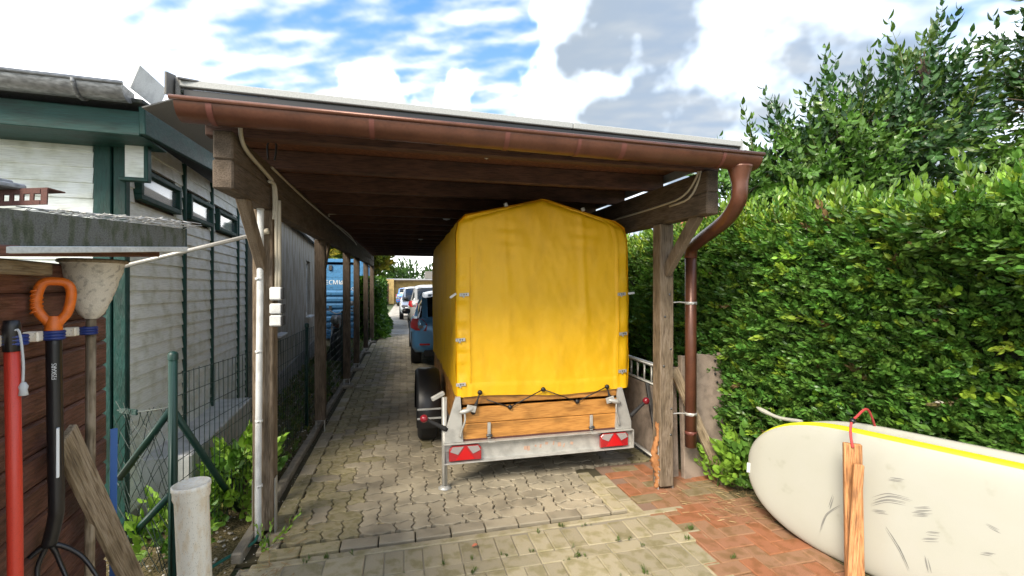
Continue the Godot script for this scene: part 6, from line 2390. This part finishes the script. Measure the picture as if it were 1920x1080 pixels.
func make_boards() -> void:
	var f := board_frame(Vector3.ZERO)
	var t := thing("paddle_board", "white paddle board with scuffed hull standing on edge against the hedge", "paddle board", v3(2.6, 0, -1.6))
	# the hull side faces the driveway: its normal is -z of the frame
	board_part(t, "hull", M.board_white, f, 0.375, 0.62, 3.1, 0.13, PI * 0.66, PI * 1.44, 0.0, 0.0)
	board_part(t, "upper_rail", M.board_yellow, f, 0.375, 0.62, 3.1, 0.13, PI * 0.44, PI * 0.66, 0.0005, 0.0)
	board_part(t, "deck", M.board_black, f, 0.375, 0.62, 3.1, 0.13, -PI * 0.56, PI * 0.44, 0.0, 0.0)
	# scuffs: worn grey streaks on the hull
	var marks := [[[0.60, -0.06], [0.53, -0.14], [0.50, -0.24]], [[0.56, -0.02], [0.54, -0.10]], [[0.76, 0.03], [0.83, 0.075], [0.92, 0.085]], [[0.75, 0.0], [0.82, 0.045], [0.90, 0.06]], [[0.94, 0.05], [1.0, 0.075]], [[0.94, 0.035], [1.0, 0.06]], [[0.93, 0.02], [0.99, 0.04]], [[0.76, -0.03], [0.82, -0.015]], [[0.83, 0.16], [0.89, 0.17]], [[0.82, -0.09], [0.88, -0.17], [0.92, -0.25]], [[0.98, -0.045], [1.03, -0.03]], [[0.97, -0.085], [1.03, -0.06]], [[0.94, -0.32], [0.97, -0.36]], [[1.0, -0.22], [0.985, -0.16]], [[1.2, 0.08], [1.24, 0.07]], [[1.18, -0.05], [1.22, -0.04]]]
	for q in marks:
		for stroke in 3:
			var off := v3(rng.randf_range(-0.008, 0.008), (stroke - 1) * 0.007 + rng.randf_range(-0.002, 0.002), 0)
			var pts := []
			for p in q: pts.append(v3(p[0], p[1], 0) + off)
			pts = path(pts, 6) if pts.size() > 2 else [pts[0], pts[0].lerp(pts[1], 0.35), pts[0].lerp(pts[1], 0.7), pts[1]]
			var sm := shape(true)
			var rows := []
			for i in pts.size():
				var d: Vector3 = (pts[mini(i + 1, pts.size() - 1)] - pts[maxi(i - 1, 0)]).normalized()
				var w := rng.randf_range(0.0012, 0.0026) * sin(PI * clampf(float(i) / (pts.size() - 1), 0.06, 0.94))
				var n := v3(-d.y, d.x, 0) * w
				rows.append([f * (pts[i] + n + v3(0, 0, 0.0658)), f * (pts[i] - n + v3(0, 0, 0.0658))])
			sheet(sm, rows)
			put("scuff", sm, M.scuff, t)
	var s := shape()
	box(s, f * v3(0.03, -0.03, 0.052), v3(0.03, 0.065, 0.004), 0.002, f.basis * Basis.from_euler(v3(0, 0.75, 0)))
	put("nose_badge", s, M.alu, t)
	var g := board_frame(v3(0.165, -0.012, -0.05))
	t = thing("paddle_board", "second white paddle board standing behind the scuffed one by the hedge", "paddle board", v3(2.8, 0, -1.6))
	board_part(t, "hull", M.board_white, g, 0.385, 0.75, 3.1, 0.10, PI * 0.52, PI * 1.44, 0.0, 0.0)
	board_part(t, "upper_rail", M.board_white, g, 0.385, 0.75, 3.1, 0.10, PI * 0.40, PI * 0.52, 0.0005, 0.0)
	board_part(t, "deck", M.board_yellow, g, 0.385, 0.75, 3.1, 0.10, -PI * 0.56, PI * 0.40, 0.0, 0.0)
	s = shape()
	tube(s, path([g * v3(-0.08, 0.345, 0.0), g * v3(-0.01, 0.325, 0.0), g * v3(0.10, 0.305, 0.0), g * v3(0.25, 0.315, 0.0)], 4), [0.004, 0.010, 0.014, 0.016, 0.016, 0.014, 0.012, 0.012, 0.012, 0.012, 0.012, 0.012, 0.010], 8)
	put("nose_tip", s, M.board_white, t)
	# stakes and strap that hold the boards
	t = thing("wooden_post", "wide orange brown plank standing upright in front of the white paddle board", "post", v3(2.33, 0, -1.885))
	plank("plank", v3(2.322, -0.06, -1.872), v3(2.345, 0.715, -1.905), 0.082, 0.03, v3(-0.6, 0, 0.8), M.larch_plank, t)
	t = thing("wooden_post", "thin pale batten crossing in front of the orange brown plank", "post", v3(2.27, 0, -1.85))
	plank("batten", v3(2.235, -0.06, -1.825), v3(2.325, 0.625, -1.855), 0.045, 0.03, v3(-0.6, 0, 0.8), M.larch_plank, t)
	t = thing("red_rope", "red and white rope looped from the plank over the paddle boards", "rope", v3(2.36, 0.7, -1.92))
	s = shape(true)
	tube(s, path([v3(2.328, 0.70, -1.888), v3(2.335, 0.76, -1.905), v3(2.37, 0.815, -1.93), v3(2.45, 0.835, -1.965), v3(2.60, 0.85, -2.02), v3(2.72, 0.70, -2.06)], 5), 0.0065, 8)
	put("rope", s, M.red_rope, t)
	s = shape(true)
	lathe(s, [[0.0, -0.018], [0.014, -0.012], [0.016, 0.006], [0.0, 0.018]], at_axis(v3(2.385, 0.825, -1.935), v3(1, 0.2, -0.3)), 8)
	put("knot", s, M.black_plastic, t)

# ------------------------------------------------------------------ litter, moss tufts and twigs
func make_litter() -> void:
	var items := []
	for i in 200:
		var p := v3(rng.randf_range(1.95, 2.6), 0.004, rng.randf_range(-3.15, -2.45))
		if rng.randf() < 0.25: p = v3(rng.randf_range(-0.85, -0.6), 0.004, rng.randf_range(-3.3, -2.6))
		elif p.x < 2.2 and rng.randf() < 0.6: continue
		items.append(p)
	var s := shape()
	for p in items:
		var a := rng.randf() * TAU
		var l := rng.randf_range(0.02, 0.09)
		tube(s, [p, p + v3(cos(a) * l, 0.006, sin(a) * l)], rng.randf_range(0.001, 0.0024), 4, false)
	var o := put("twig_litter", s, M.litter, self)
	describe(o, "dry twigs and clippings strewn under the hedge edge", "litter", "", "stuff")
	s = shape()
	for k in 36:
		var p := v3(rng.randf_range(1.9, 2.5), 0.006, rng.randf_range(-3.1, -2.5))
		if k % 3 == 0: p = v3(rng.randf_range(-0.85, 0.0), 0.004, rng.randf_range(-7.0, -2.9))
		var a := rng.randf() * TAU
		var l := rng.randf_range(0.02, 0.07)
		tube(s, [p, p + v3(cos(a) * l, 0.005, sin(a) * l)], 0.0012, 4, false)
	o = put("straw_litter", s, M.straw, self)
	describe(o, "pale straw ends lying loose on the paving", "litter", "", "stuff")
	for q in [[v3(0.40, 0.008, -2.66), 0.05, "reddish fallen leaf on the paving before the carport", "red_leaf"], [v3(-0.58, 0.008, -2.62), 0.03, "small brown fallen leaf near the left carport post", "litter"]]:
		var t := thing("fallen_leaf", q[2], "leaf", q[0], 0.0)
		s = shape()
		leaf(s, Transform3D(aim(v3(0.6, 0.15, 0.5), 0.4), q[0]), q[1], q[1] * 0.5, 0.6, -0.3, Color.WHITE)
		put("leaf_blade", s, M[q[3]], t)
	# grass tufts in the joints
	var meshes := [twig(1201, 7, 0.02, 0.035, 0.006, false), twig(1202, 9, 0.015, 0.028, 0.007, false)]
	var tufts := []
	for k in 55:
		var p := v3(rng.randf_range(-0.7, 1.9), 0.0, [-2.735, -2.52, -2.41, -2.195, -1.98][rng.randi_range(0, 4)] + rng.randf_range(-0.015, 0.015))
		var n := rng.randi_range(1, 3)
		for j in n:
			tufts.append({"m": j % 2, "t": Transform3D(aim(v3(rng.randf_range(-0.5, 0.5), 1, rng.randf_range(-0.5, 0.5)), rng.randf() * TAU).scaled(Vector3.ONE * rng.randf_range(0.3, 0.95)), p + v3(rng.randf_range(-0.02, 0.02), -0.004, rng.randf_range(-0.01, 0.01))), "c": Color(0.10, 0.15, 0.035) * rng.randf_range(0.7, 1.2), "tone": 0})
	var gt := structure("joint_grass", v3(0.6, 0, -2.4))
	describe(gt, "tiny tufts of grass in the joints of the forecourt paving", "grass", "", "stuff")
	foliage(gt, meshes, tufts, 0, "tuft", M.leaf, [])
